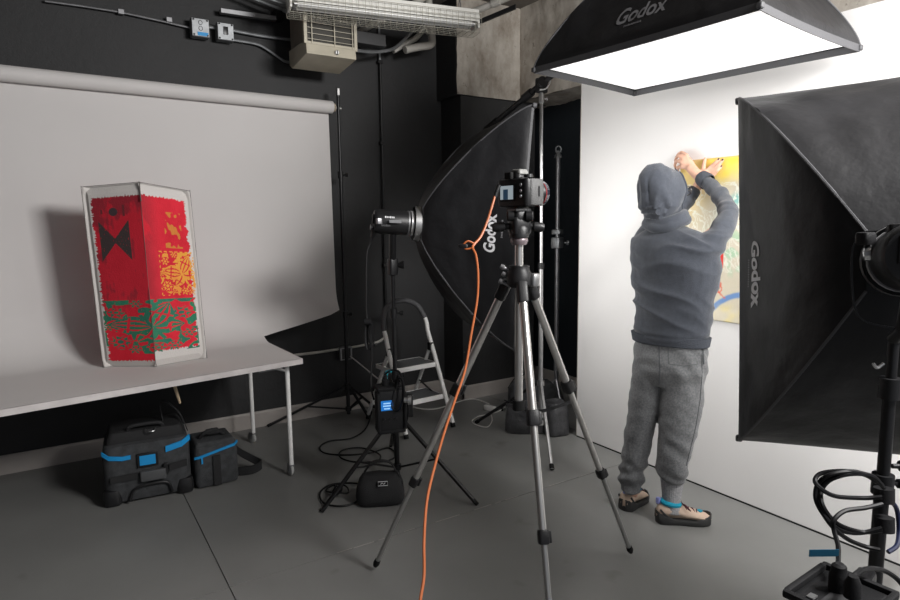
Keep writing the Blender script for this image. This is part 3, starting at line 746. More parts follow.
for a, b in ((BLc, TLc), (BMc, TMc), (BRc, TRc), (BBc, TBc)):
    MB().cyl(a, b+(b-a)*.006, .0014, n=6).build('frame_rod', dk, lan)
for a, b in ((TLc, TMc), (TMc, TRc), (TRc, TBc), (TBc, TLc)):
    MB().cyl(a, b, .0014, n=6).build('frame_rod', dk, lan)
MB().cyl(TMc, TMc.lerp(BMc, .10)+Vector((0, -.012, 0)), .003, n=6).build('fold_crease', dk, lan)

# ================================================================== CASES UNDER THE TABLE
def case_frame(pl, pr):
    a, b = Vector(pl), Vector(pr); a.z = b.z = 0; d = (b-a); w = d.length; d.normalize(); n = Vector((-d.y, d.x, 0))   # n points away from camera
    return a, d, n, w
a, d, n, w = case_frame(PZ(106, 509), PZ(193, 492))
Rc = Matrix((d, n, Vector((0, 0, 1)))).transposed(); dep = .30; H1 = .315
def cp(x, y, z): return a+d*x+n*y+Vector((0, 0, z))
k1 = thing('equipment_case', cp(w/2, dep/2, 0), 'larger charcoal wheeled equipment case with blue piping under the table', 'case')
MB().rbox(cp(w/2, dep/2, H1/2+.008), (w, dep, H1), Rc, r=.05, n=4).build('body', M['dark_fabric'], k1)
lid = MB().rbox(cp(w/2, dep/2+.01, H1+.03), (w*.94, dep*.9, .07), Rc, r=.03, n=4, top=.88).build('lid', M['dark_fabric2'], k1)
for s, x in ((0, .035), (1, w-.035)):
    MB().rbox(cp(x, .03, .045), (.09, .08, .09), Rc, r=.03).build('corner_guard', M['black_plastic'], k1)
    whl = MB().cyl(cp(x+(.012 if s else -.012), dep-.02, .034), cp(x+(-.012 if s else .012), dep-.02, .034), .034, n=18).build('wheel', M['rubber'], k1)
MB().strap([cp(.0, .02, H1-.03), cp(.03, -.004, H1-.05), cp(.09, -.006, H1-.062), cp(.13, -.006, H1-.060)], .022, .006, (0, 0, 1)).build('blue_piping', M['blue'], k1)
MB().strap([cp(w-.12, -.006, H1-.048), cp(w-.04, -.006, H1-.03), cp(w+.002, .03, H1-.012)], .032, .006, (0, 0, 1)).build('blue_piping', M['blue'], k1)
MB().box(cp(w*.50, -.006, .228), (.10, .012, .075), Rc).build('label_frame', M['black_plastic'], k1, bevel=.003)
tag(MB().box(cp(w*.50, -.0135, .228), (.076, .003, .052), Rc).build('label_patch', M['blue'], k1, bevel=.001), 'bright blue patch')
MB().strap([cp(.03, -.004, .145), cp(w*.38, -.008, .15)], .034, .006, (0, 0, 1)).build('webbing_strap', M['dark_fabric2'], k1)
MB().strap([cp(w*.74, -.008, .165), cp(w-.02, -.002, .175)], .036, .006, (0, 0, 1)).build('webbing_strap', M['dark_fabric2'], k1)
MB().rbox(cp(w*.55, -.018, .145), (.125, .03, .055), Rc, r=.01).build('buckle', mat('buckle_grey', (.075, .077, .08), .5), k1)
MB().box(cp(w*.70, -.014, .165), (.022, .02, .06), Rc).build('buckle_clip', M['black_plastic'], k1, bevel=.003)
MB().tube(catmull([cp(w*.27, -.006, .02), cp(w*.31, -.01, .07), cp(w*.40, -.012, .09), cp(w*.62, -.012, .095), cp(w*.72, -.01, .08), cp(w*.76, -.006, .03)], 5), .008, 8).build('pull_handle', M['black_plastic'], k1)
MB().tube(catmull([cp(w*.3, .06, H1+.06), cp(w*.33, .05, H1+.085), cp(w*.5, .05, H1+.09), cp(w*.67, .05, H1+.085), cp(w*.7, .06, H1+.06)], 5), .010, 8).build('top_handle', M['dark_fabric2'], k1)
MB().strap(catmull([cp(w*.72, .16, H1+.05), cp(w*.70, .15, H1+.16), cp(w*.78, .14, H1+.17), cp(w*.92, .13, H1+.10), cp(w*1.0, .12, H1+.0)], 5), .035, .005, n).build('shoulder_strap', M['dark_fabric2'], k1)
MB().tube(catmull([cp(w*.50, .03, H1+.066), cp(w*.54, .0, H1+.06), cp(w*.6, .0, H1+.06), cp(w*.62, .03, H1+.066)], 5), .003, 6).build('zip_pull', M['alu'], k1)
a, d, n, w = case_frame(PZ(197, 491), PZ(240, 481))
Rc = Matrix((d, n, Vector((0, 0, 1)))).transposed(); dep = .24; H2 = .235
k2 = thing('equipment_bag', cp(w/2, dep/2, 0), 'smaller charcoal camera bag with a blue zip line under the table', 'bag')
MB().rbox(cp(w/2, dep/2, H2/2+.004), (w, dep, H2), Rc, r=.03, n=4).build('body', M['dark_fabric'], k2)
MB().rbox(cp(w/2, dep/2, H2+.008), (w*.96, dep*.96, .03), Rc, r=.014, n=3, top=.9).build('lid', M['dark_fabric'], k2)
MB().strap([cp(.0, .01, H2-.055), cp(.02, -.004, H2-.05), cp(w-.02, -.004, H2-.012), cp(w+.003, .03, H2-.008)], .014, .006, (0, 0, 1)).build('blue_zip', M['blue'], k2)
MB().box(cp(.035, -.006, H2-.07), (.008, .006, .035), Rc).build('zip_pull', M['blue'], k2)
MB().box(cp(w*.48, -.004, .095), (.042, .012, .17), Rc).build('front_strap', M['dark_fabric2'], k2, bevel=.002)
MB().tube(catmull([cp(w*.2, .1, H2+.02), cp(w*.3, .08, H2+.055), cp(w*.55, .08, H2+.065), cp(w*.8, .1, H2+.02)], 5), .011, 8).build('carry_handle', M['dark_fabric2'], k2)
MB().box(cp(w*.5, .09, H2+.055), (.07, .035, .03), Rc).build('handle_pad', M['dark_fabric2'], k2, bevel=.008)
MB().strap(catmull([cp(w*.98, .14, H2-.06), cp(w+.04, .13, .12), cp(w+.12, .1, .06), cp(w+.14, .06, .045), cp(w+.08, .05, .03), cp(w*.97, .08, .03)], 5), .05, .007, (0, 0, 1)).build('side_strap', M['dark_fabric2'], k2)

# ================================================================== STEPLADDER
f1, f2 = PZ(406, 439), PZ(453, 427)                # front feet
ax = (f2-f1); ax.z = 0; lw = ax.length; ax.normalize(); bk = Vector((-ax.y, ax.x, 0))
lad = thing('stepladder', (f1+f2)/2, 'two-step white stepladder with a grey hoop handrail by the black wall', 'stepladder')
def lp(s, b, z): return (f1+f2)/2+ax*(s*lw/2)+bk*b+Vector((0, 0, z))
topz = .87; rise = .26
for s in (-1, 1):
    r_ = MB().tube([lp(s, 0, .03), lp(s*.93, .20, .50), lp(s*.90, .27, .66)], .0155, 12).build('front_rail', M['white_metal'], lad)
    MB().cyl(lp(s*1.0, -.006, 0.002), lp(s*.99, .006, .035), .017, n=12).build('rubber_foot', M['rubber'], r_)
    q = MB().tube([lp(s*.95, .54, .03), lp(s*.88, .23, .56)], .0135, 12).build('rear_leg', M['white_metal'], lad)
    MB().cyl(lp(s*.95, .546, 0.002), lp(s*.95, .534, .035), .015, n=12).build('rubber_foot', M['rubber'], q)
    MB().box(lp(s*.885, .235, .55), (.03, .04, .06)).build('hinge', M['black_plastic'], lad, bevel=.004)
hoop = [lp(-.90, .27, .66), lp(-.90, .295, .74), lp(-.72, .33, .83), lp(-.38, .345, .875), (lp(0, .35, .885)), lp(.38, .345, .875), lp(.72, .33, .83), lp(.90, .295, .74), lp(.90, .27, .66)]
MB().tube(catmull(hoop[:], 6), .0155, 12).build('hoop_rail', M['white_metal'], lad)
MB().tube(catmull(hoop[0:8], 6)[3:-1], .0185, 12).build('foam_grip', M['ladder_grip'], lad)
Rs = Matrix((ax, bk, Vector((0, 0, 1)))).transposed()
for z, b in ((.21, .19), (.43, .27)):
    MB().box(lp(0, b+.02, z), (lw*.92, .22, .018), Rs).build('step_mat', M['step_grey'], lad, bevel=.004)
    MB().box(lp(0, b-.095, z-.004), (lw*.97, .014, .034), Rs).build('step_front', M['white_metal'], lad, bevel=.004)
    for s in (-1, 1): MB().box(lp(s*.94, b+.02, z-.004), (.012, .22, .030), Rs).build('step_side', M['white_metal'], lad, bevel=.003)
    MB().box(lp(0, b+.13, z-.004), (lw*.95, .012, .030), Rs).build('step_rear', M['white_metal'], lad, bevel=.003)
MB().tube([lp(.88, .20, .21), lp(.90, .40, .27)], .006, 6).build('fold_link', M['black_metal'], lad)
MB().tube([lp(-.95, .50, .12), lp(.95, .50, .12)], .008, 8).build('rear_crossbar', M['white_metal'], lad)

# ================================================================== SOFTBOXES
def softbox(name, ring, axis, up, W_, H_, depth, label, diff, seed=0, bulge=.55, lip=.045):
    r, u, a = frame(axis, up); ring = Vector(ring); t = thing(name, ring, label, 'softbox')
    r0 = .075
    def corner(sx, sy, q):
        s = q**bulge if False else (1-(1-q)**(1/bulge))**bulge if q < 1 else 1.0
        s = min(1, s)
        return ring+a*(depth*q)+r*(sx*(r0+(W_/2-r0)*s))+u*(sy*(r0+(H_/2-r0)*s))
    def surf(side, q, e):   # side 0:+r 1:+u 2:-r 3:-u ; e -1..1 along the side
        c = {0: ((1, -1), (1, 1)), 1: ((1, 1), (-1, 1)), 2: ((-1, 1), (-1, -1)), 3: ((-1, -1), (1, -1))}[side]
        p = corner(*c[0], q).lerp(corner(*c[1], q), (e+1)/2)
        inn = {0: -r, 1: -u, 2: r, 3: u}[side]
        sag = (1-e*e)*(.030*math.sin(PI*min(1, q))+.012*(q > .999))
        crease = .008*noise.noise(Vector((q*5+seed, e*3, side*7)))*math.sin(PI*q)*(1.2)+.004*noise.noise(Vector((q*14+seed, e*9, side*7)))*math.sin(PI*q)
        return p+inn*(sag+crease)
    for sd in range(4):
        G = [[surf(sd, i/24, -1+2*j/30) for j in range(31)] for i in range(25)]
        MB().grid(G, .003).build('side_panel', M['fabric_black'], t, angle=50)
    for sx, sy in ((1, 1), (-1, 1), (-1, -1), (1, -1)):
        P = [corner(sx, sy, i/20)+(-a*.0) for i in range(21)]
        MB().tube(P, .0045, 6).build('seam_rod', M['fabric_trim'], t)
        c = corner(sx, sy, 1); MB().box(c+a*.012, (.022, .022, .022), Matrix((r, u, a)).transposed()).build('corner_tab', M['fabric_trim'], t, bevel=.005)
    for sd in range(4):
        G = [[surf(sd, 1.0, -1+2*j/20)+a*(lip*i) for j in range(21)] for i in range(2)]
        MB().grid(G, .004).build('front_lip', M['fabric_trim'], t)
    f0 = ring+a*(depth-.004)
    G = [[f0+r*(W_/2-.014)*(i/6-1)+u*(H_/2-.014)*(j/8-1)+a*(.006*math.sin(PI*i/12)*math.sin(PI*j/16)) for j in range(17)] for i in range(13)]
    MB().grid(G, .002).build('diffuser', diff, t)
    MB().lathe(ring-a*.03, a, [(0, .088), (.03, .09), (.035, .082), (.036, .06), (0.0, .06)], 28, caps=False).build('speed_ring', M['alu'], t)
    MB().box(ring+a*.004, (.165, .165, .006), Matrix((r, u, a)).transposed()).build('ring_plate', M['black_metal'], t)
    return t, surf, (r, u, a)
def strobe(name, front, axis, L_, rad, label, m=None, rim=True, text=None, up=Vector((0, 0, 1))):
    r, u, a = frame(axis, up); front = Vector(front); t = thing(name, front-a*L_, label, 'flash')
    b0 = front-a*L_
    MB().lathe(b0, a, [(0, rad*.86), (.006, rad*.93), (.02, rad), (L_-.03, rad), (L_-.02, rad*.93)], 28).build('housing', M['black_plastic'], t)
    if rim:
        MB().lathe(front-a*.028, a, [(0, rad*.93), (0, rad*1.04), (.008, rad*1.04), (.008, rad*.93)], 28).build('mount_ring', M['grey_metal'], t)
        tag(MB().lathe(front-a*.012, a, [(0, rad*.93), (0, rad*1.06), (.012, rad*1.06), (.012, rad*.9)], 28).build('front_ring', mat('bright_rim', (.8, .8, .8), .3, metal=.6), t), 'bright silver front ring')
    for k in range(10):
        an = PI*.15+PI*.7*k/9
    mb = MB()
    for k in range(6): mb.lathe(b0+a*(.05+.016*k), a, [(0, rad*.9), (0, rad*1.015), (.006, rad*1.015), (.006, rad*.9)], 28)
    MB().box(b0-a*.004+u*rad*.15, (rad*1.1, .008, rad*.8), Matrix((r, a, u)).transposed()).build('control_panel', M['black_matte'], t, bevel=.002)
    kn = MB().lathe(b0-a*.004-u*rad*.5, -a, [(0, .016), (.012, .015)], 14).build('dial', M['grey_metal'], t)
    return t, (r, u, a)
def world_dir(az, tilt=0.0):   # azimuth to the right of the view direction
    ph = math.radians(57.5-az); return Vector((math.cos(ph)*math.cos(tilt), math.sin(ph)*math.cos(tilt), math.sin(tilt)))

# ---- left softbox group (behind the tripod)
axL = world_dir(77, math.radians(-4.5)); headL = Vector((1.51, 2.94, 0))
ringL = D(419, 224, 3.22)
sbL, sfL, (rL, uL, aL) = softbox('softbox', ringL, axL, Vector((0, 0, 1))-CR*.02, .80, 1.15, .425, 'large black softbox seen from the side behind the camera tripod', M['diff_left'], seed=3, bulge=.80, lip=.012)
# near panel is the +r side; text reads upwards
def txtL(x, y): return sfL(0, .70+(-y)*1.0*1, 0)  # placeholder
def panel_text(parent, surf, side, q0, e0, scale_q, scale_e, s, size, mirror=1, name='printed_logo', m=None, flip=1, off=.004, outward=None, bold=.01):
    def fn(x, y):
        # text x runs along e, text y runs along q
        q = q0+y*scale_q; e = e0+x*scale_e
        p = surf(side, q, e); return p+outward*off
    return lettering(name, s, size, fn, m or M['logo'], parent, bold)
panel_text(sbL, sfL, 0, .69, -.06, -2.0, 1/.60, 'Godox', .078, outward=rL, bold=.0025)
panel_text(sbL, sfL, 0, .80, .0, -2.0, 1/.60, '~~~~~~~~~~~~', .014, outward=rL, m=M['logo_dim'], bold=0)
stL, fhL = strobe('studio_flash', ringL-aL*.035, axL, .20, .062, 'black flash head mounted behind the left softbox beside the stepladder')
# side markings and handle of the flash head
def cylpt(o, a, r, u, rad, along, ang): return o+a*along+(r*math.cos(ang)+u*math.sin(ang))*rad
b0 = ringL-aL*.235
lettering('side_marking', '~~~~~~', .014, lambda x, y: cylpt(b0, aL, rL, uL, .0632, .075+x, .38+y/.063), M['logo'], stL)
lettering('side_marking', 'Godox', .017, lambda x, y: cylpt(b0, aL, rL, uL, .0632, .055+x, -.30+y/.063), M['logo_dim'], stL)
MB().strap([cylpt(b0, aL, rL, uL, .075, .07, .03), cylpt(b0, aL, rL, uL, .078, .13, .05)], .014, .008, uL).build('lock_lever', M['grey_metal'], stL)
kb = cylpt(b0, aL, rL, uL, .062, .02, -.0)
MB().rbox(kb, (.03, .02, .03), r=.006).build('latch', M['grey_metal'], stL)
stand_feetL = [tuple(PZ(323, 512)[:2]), tuple(PZ(476, 505)[:2]), tuple(PZ(391, 447)[:2])]
baseL = (1.515, 2.945)
tilt0 = Vector((1.515, 2.945, 1.16))
lsL, atL = lamp_stand('light_stand', baseL, 1.17, stand_feetL, 'black light stand carrying the flash head and its battery pack by the stepladder', r=.014, collar=.40, knobs=(.62, .96), brace_z=.10, zbot=.045)
hd_c = ringL-aL*.135
br = MB(); br.rbox(atL(1.17)+Vector((0, 0, .04)), (.05, .05, .09), r=.012).build('tilt_joint', M['black_plastic'], lsL)
MB().lathe(atL(1.17)+Vector((0, 0, .05)), CR, [(0, .01), (.03, .012), (.045, .02), (.06, .02)], 10).build('tilt_knob', M['black_plastic'], lsL)
MB().cyl(atL(1.17)+Vector((0, 0, .07)), hd_c-uL*.055, .019, n=12).build('tilt_post', M['black_metal'], lsL)
# battery pack clamped on the stand
pk0, pk1 = D(376, 388, 3.14), D(404, 430, 3.14)
pc = (pk0+pk1)/2; pa = math.radians(57.5-77-4)
Rp = rotz(math.atan2(CR.y, CR.x)+.30); pw = .135; ph_ = .215
pk = thing('battery_pack', pc-Vector((0, 0, ph_/2)), 'black battery pack with a blue display clamped to the light stand', 'battery pack')
def pp(x, y, z): return pc+Rp @ Vector((x, y, z))
MB().rbox(pc, (pw, .09, ph_), Rp, r=.012).build('body', M['black_plastic'], pk)
MB().rbox(pp(0, -.0, ph_/2+.008), (pw*1.05, .10, .02), Rp, r=.008).build('top_rim', M['black_matte'], pk)
MB().rbox(pp(0, -.0, -ph_/2+.004), (pw*1.05, .10, .02), Rp, r=.008).build('bottom_rim', M['black_matte'], pk)
for s in (-1, 1): MB().rbox(pp(s*pw*.5, -.02, 0), (.016, .07, ph_*.9), Rp, r=.006).build('side_rail', M['black_matte'], pk)
dsp = MB().box(pp(-.024, -.046, .033), (.060, .004, .050), Rp).build('display', M['lcd'], pk, smooth=False)
for zz, l in ((.045, .036), (.032, .040), (.018, .03)): MB().box(pp(-.024+(.04-l)/2*0, -.0485, zz), (l, .001, .006), Rp).build('display_line', M['lcd_txt'], dsp, smooth=False)
for i in range(3): MB().lathe(pp(-.04+.03*i, -.045, -.04), Rp @ Vector((0, -1, 0)), [(0, .009), (.006, .008)], 12).build('button', M['black_metal'], pk)
MB().lathe(pp(.045, -.02, ph_/2+.01), (0, 0, 1), [(0, .02), (.04, .02), (.045, .014), (.06, .012)], 14).build('plug', M['black_matte'], pk)
MB().lathe(pp(-.02, .0, ph_/2+.01), (0, 0, 1), [(0, .018), (.035, .018), (.04, .010), (.06, .009)], 14).build('plug', M['black_matte'], pk)
MB().rbox(pp(.095, .03, -.0), (.06, .035, .12), Rp, r=.008).build('clamp', M['black_metal'], pk)
MB().tube(catmull([pp(.06, -.04, ph_/2+.01), pp(.085, -.05, .0), pp(.06, -.05, -.09)], 5), .005, 6).build('carry_cord', M['cable'], pk)
MB().lathe(D(404, 400, 3.05), CR, [(0, .014), (.02, .014), (.02, .024), (.035, .024)], 12).build('clamp_knob', M['alu'], pk)
tag(MB().tube([D(391, 371, 3.16), D(387, 372, 3.17), D(385.5, 376, 3.17), D(386, 379, 3.17)], .009, 8).build('tape_flag', M['cyan']), 'scrap of turquoise tape round the cable above the battery pack', 'tape')
# head cable: down from head, coil, to the pack
hc = catmull([cylpt(b0, aL, rL, uL, .04, -.01, -1.3), D(372, 240, 3.2), D(367, 254, 3.2), D(366.5, 290, 3.2), D(367, 316, 3.2), D(370, 330, 3.19), D(372, 355, 3.19), D(371, 385, 3.17), D(374, 400, 3.15)], 8)
hcab = thing('flash_cable', hc[0], 'black flash cable hanging from the left flash head with a tied coil', 'cable')
MB().tube(hc, .0045, 6).build('cable_run', M['cable'], hcab)
MB().cyl(cylpt(b0, aL, rL, uL, .035, .0, -1.2), D(373, 236.5, 3.2), .012, n=10).build('plug', M['black_plastic'], hcab)
for k in range(4):
    cc = D(367.5+k*1.1, 335, 3.18+.01*k); P = [cc+CR*(.014*math.cos(x)*(1+.3*k*.3))+CF*(.01*math.sin(x))+Vector((0, 0, .075*math.sin(x)+random.uniform(-.003, .003))) for x in [2*PI*i/16 for i in range(16)]]
    MB().tube(catmull(P, 3, True), .0035, 6, True).build('coil_loop', M['cable'], hcab)
MB().cyl(D(364.5, 322, 3.17), D(371, 322, 3.17), .016, n=10).build('tie', M['black_matte'], hcab)
# loops round the pack
lo = thing('battery_cable', D(395, 385, 3.1), 'black cable looped over the top of the battery pack', 'cable')
MB().tube(catmull([D(383, 386, 3.12), D(384, 376, 3.12), D(392, 370, 3.10), D(400, 373, 3.08), D(403, 385, 3.06), D(402, 402, 3.06), D(398, 411, 3.08), D(392, 407, 3.09), D(394, 392, 3.09), D(400, 380, 3.08)], 6), .005, 6).build('loop', M['cable'], lo)
MB().tube(catmull([D(396, 388, 3.08), D(399, 378, 3.07), D(403, 382, 3.05), D(404, 396, 3.05), D(400, 410, 3.06)], 6), .005, 6).build('loop', M['cable'], lo)
# sandbag under it
def sandbag(name, c, size, rot, label, m, seed, lab=True, cat='sandbag'):
    t = thing(name, c, label, cat); R = rotz(rot); c = Vector(c)
    mb = MB(); sx, sy, sz = size
    rr = []
    for k, (z, s1, s2) in enumerate(((0, .86, .80), (.06, .97, .95), (.25, 1, 1), (.55, .95, .92), (.8, .84, .66), (.95, .72, .40), (1.0, .68, .22))):
        ring = []
        for i in range(36):
            an = 2*PI*i/36; ca, sa = math.cos(an), math.sin(an); pw_ = .55
            x = math.copysign(abs(ca)**pw_, ca)*sx/2*s1; y = math.copysign(abs(sa)**pw_, sa)*sy/2*s2
            p = Vector((x, y, z*sz)); nz = noise.noise(p*14+Vector((seed, 0, 0)))*.010*min(1, z*6); p = p*(1+nz/.1*.6)
            ring.append(c+R @ p)
        rr.append(ring)
    mb.rings(rr); b = mb.build('bag_body', m, t, angle=70)
    return t, R
sc_ = PZ(383, 503, 0); sg, Rg = sandbag('sandbag', (sc_.x, sc_.y+.03, .0), (.255, .17, .155), math.atan2(CR.y, CR.x)+.12, 'black sandbag with a small white tag hanging on the light stand', M['dark_fabric2'], 2)
c0 = Vector(sg.location)
tagp = D(385, 477, 3.02)
tg_ = MB().box(c0+Rg @ Vector((.015, -.072, .125)), (.055, .004, .026), Rg @ Matrix.Rotation(-.5, 3, 'X')).build('tag', M['black_matte'], sg, smooth=False)
q0 = c0+Rg @ Vector((.015, -.077, .127)); rr_ = Rg @ Matrix.Rotation(-.5, 3, 'X')
mb = MB(); mb.tube([q0+rr_ @ Vector(v) for v in ((-.024, 0, -.010), (.024, 0, -.010), (.024, 0, .010), (-.024, 0, .010))], .0018, 5, True); mb.tube([q0+rr_ @ Vector(v) for v in ((-.012, 0, -.004), (-.004, 0, .004), (.004, 0, -.004), (.012, 0, .004))], .0018, 5); mb.build('tag_print', M['logo'], tg_)
MB().strap(catmull([c0+Rg @ Vector((-.08, 0, .16)), c0+Rg @ Vector((-.03, .0, .215)), c0+Rg @ Vector((.05, .0, .21)), c0+Rg @ Vector((.085, 0, .16))], 5), .03, .004, Rg @ Vector((0, 1, 0))).build('carry_strap', M['dark_fabric2'], sg)
sb_s = MB().strap([c0+Rg @ Vector((.10, 0, .01)), c0+Rg @ Vector((.115, -.01, .10)), c0+Rg @ Vector((.09, -.01, .16))], .03, .004, Rg @ Vector((0, 1, 0))).build('side_strap', M['dark_fabric2'], sg)
# floor cables
fc = catmull([PZ(372, 418, .01)+Vector((0, 0, .05)), PZ(366, 428, .008), PZ(352, 438, .008), PZ(330, 441, .008), PZ(320, 447, .008), PZ(325, 453, .008), PZ(345, 455, .008), PZ(370, 453, .008), PZ(388, 448, .008), PZ(396, 455, .008), PZ(386, 461, .008), PZ(356, 462, .008), PZ(340, 457, .008), PZ(343, 450, .012), PZ(362, 448, .016), PZ(380, 455, .014), PZ(374, 464, .010), PZ(352, 468, .02)], 8)
tag(MB().tube(fc, .005, 6).build('floor_cable', M['cable']), 'black cable in loose loops on the floor behind the light stand', 'cable')
fc2 = catmull([PZ(370, 485, .01), PZ(350, 483, .01), PZ(330, 485, .01), PZ(320, 493, .01), PZ(324, 503, .01), PZ(340, 506, .01), PZ(356, 502, .01), PZ(363, 492, .02)], 8)
t = thing('floor_cable', PZ(335, 495, 0), 'black cable loop with a bunched knot beside the sandbag', 'cable')
MB().tube(fc2, .005, 6).build('loop', M['cable'], t)
for k in range(4):
    cc = PZ(333+3*k, 490, .012+.006*k); MB().tube([cc+Vector((.035*math.cos(x), .05*math.sin(x+k), .006*math.sin(2*x+k))) for x in [2*PI*i/14 for i in range(14)]], .0045, 6, True).build('coil_loop', M['cable'], t)

# ---- overhead softbox, its stand and boom
cT = Vector((2.435, 1.845, 2.155)); upT = Vector((.035, -1, 0)).normalized()
ringT = cT+Vector((-.0, 0, .50))
sbT, sfT, (rT, uT, aT) = softbox('softbox', ringT, Vector((-.045, .01, -1)), upT, .74, 1.12, .50, 'overhead black softbox glowing white, hung above the person', M['diff_top'], seed=11, bulge=.78, lip=.028)
# find the panel facing the camera side (-X) and print on it
sideT = 0 if rT.x < 0 else 2
outT = Vector((-1, 0, .3)).normalized()
sgn = 1 if (sfT(sideT, .8, 1)-sfT(sideT, .8, -1)).dot(CR) > 0 else -1
panel_text(sbT, sfT, sideT, .76, sgn*(.03), -2.0, sgn/.575, 'Godox', .10, outward=outT, m=M['logo_dim'], bold=.002)
panel_text(sbT, sfT, sideT, .86, sgn*(.0), -2.0, sgn/.575, '~~~~~~~~~~~~', .014, outward=outT, m=M['logo_dim'], bold=0)
G0 = D(541.5, 84, 3.93); T0 = D(486, 130, 4.4); E0 = G0+(G0-T0).normalized()*1.20
boom = thing('boom_arm', G0, 'black boom arm slanting from the tall silver stand up to the overhead softbox', 'boom arm')
MB().cyl(T0, E0, .019, n=14).build('tube', M['black_metal'], boom)
MB().cyl(T0, T0+(T0-G0).normalized()*-.14, .024, n=14).build('grip_sleeve', M['rubber'], boom)
bd_ = (G0-T0).normalized()
MB().cyl(T0+bd_*.42, T0+bd_*.50, .027, n=14).build('sleeve', M['black_plastic'], boom)
MB().tube([T0+bd_*.05, T0+bd_*.05-Vector((0, 0, .02))], .012, 8).build('hook', M['chrome'], boom)
MB().rbox(G0+Vector((0, 0, -.01)), (.075, .05, .09), r=.012).build('swivel_clamp', M['black_plastic'], boom)
MB().lathe(G0-CF*.03, -CF, [(0, .034), (.012, .036), (.02, .03)], 20).build('swivel_disc', M['black_metal'], boom)
hk = [G0+CR*.035+Vector((0, 0, .05))-CF*.05, G0+CR*.045-CF*.05, G0+CR*.02+Vector((0, 0, -.045))-CF*.05, G0-CR*.02+Vector((0, 0, -.05))-CF*.05]
MB().tube(catmull(hk, 5), .0055, 8).build('swivel_lever', M['chrome'], boom)
strT, _ = strobe('studio_flash', ringT+Vector((0, 0, .03)), Vector((-.045, .01, -1)), .22, .062, 'black flash head mounted on top of the overhead softbox', up=upT, rim=False)
P2 = Vector((2.63, 3.03, 0)); top2 = Vector((G0.x, G0.y, G0.z-.04))
cs = thing('tall_stand', P2, 'tall silver stand with boom clamp standing between tripod and white board', 'light stand')
def at2(z): return P2.lerp(top2, z/top2.z)
MB().cyl(at2(.10), at2(1.15), .0155, n=16).build('pole', M['alu'], cs)
MB().cyl(at2(1.15), at2(top2.z), .0125, n=16).build('pole', M['chrome'], cs)
MB().cyl(at2(1.13), at2(1.17), .021, n=14).build('clamp', M['black_plastic'], cs)
MB().cyl(at2(2.18), at2(2.24), .018, n=14).build('clamp', M['alu'], cs)
MB().lathe(at2(2.21)+CR*.018, CR, [(0, .005), (.014, .005), (.014, .014), (.02, .014)], 10).build('wing_knob', M['chrome'], cs)
MB().cyl(at2(.365), at2(.40), .026, n=14).build('collar', M['chrome'], cs)
for f_, m_ in ((PZ(476, 424), M['black_metal']), (PZ(552, 471), M['alu']), (Vector((2.97, 3.42, 0)), M['black_metal'])):
    f_ = Vector((f_.x, f_.y, .012)); s_ = at2(.38); lg = MB().tube([s_+(Vector((f_.x, f_.y, 0))-P2).normalized()*.02, f_], .0115, 10).build('leg', m_, cs)
    MB().cyl(f_, f_+(s_-f_).normalized()*.03, .014, n=10).build('foot_cap', M['rubber'], lg)
    MB().tube([at2(.14), s_.lerp(f_, .45)], .007, 8).build('brace', m_, lg)
MB().cyl(at2(.10), at2(.17), .022, n=14).build('lower_collar', M['alu'], cs)
# grey stand with clamp block in the dark corner
S3 = Vector((0, 0, 0)); s3 = sight(556, 383); s3p = PX(556, 383, 3.16); S3 = Vector((s3p.x, s3p.y, 0))
c3 = thing('corner_stand', S3, 'dull grey stand with a clamp block in the dark corner by the board', 'light stand')
def zat(py): s = sight(556, py); return CAMZ+s.z*math.hypot(S3.x, S3.y)/math.hypot(s.x, s.y)
zt3, zm3, = zat(158), zat(236)
MB().cyl(S3+Vector((0, 0, .08)), S3+Vector((0, 0, zm3)), .018, n=14).build('pole', M['grey_metal'], c3)
MB().cyl(S3+Vector((0, 0, zm3)), S3+Vector((0, 0, zt3)), .0165, n=14).build('pole', M['grey_metal'], c3)
MB().lathe(S3+Vector((0, 0, zt3)), (0, 0, 1), [(0, .030), (.02, .026), (.03, .016), (.05, .012)], 16).build('top_cap', M['galv'], c3)
MB().tube(catmull([S3+CR*x+Vector((0, 0, zt3+z)) for x, z in ((-.015, .04), (-.018, .07), (0, .085), (.02, .07), (.018, .04))], 4), .005, 6).build('top_hook', M['galv'], c3)
MB().rbox(S3+Vector((0, 0, zm3+.03)), (.085, .07, .035), rotz(.5), r=.01).build('clamp_block', M['galv'], c3)
MB().rbox(S3+Vector((0, 0, zm3-.05)), (.10, .07, .08), rotz(.5), r=.01).build('clamp_block', M['galv'], c3)
MB().lathe(S3+Vector((0, 0, zm3-.05))+CR*.05, CR, [(0, .007), (.02, .007), (.02, .018), (.032, .018)], 10).build('knob', M['galv'], c3)
for an in (.4, 2.5, 4.3): MB().tube([S3+Vector((0, 0, .25)), S3+Vector((.16*math.cos(an), .16*math.sin(an), .012))], .010, 8).build('leg', M['grey_metal'], c3)

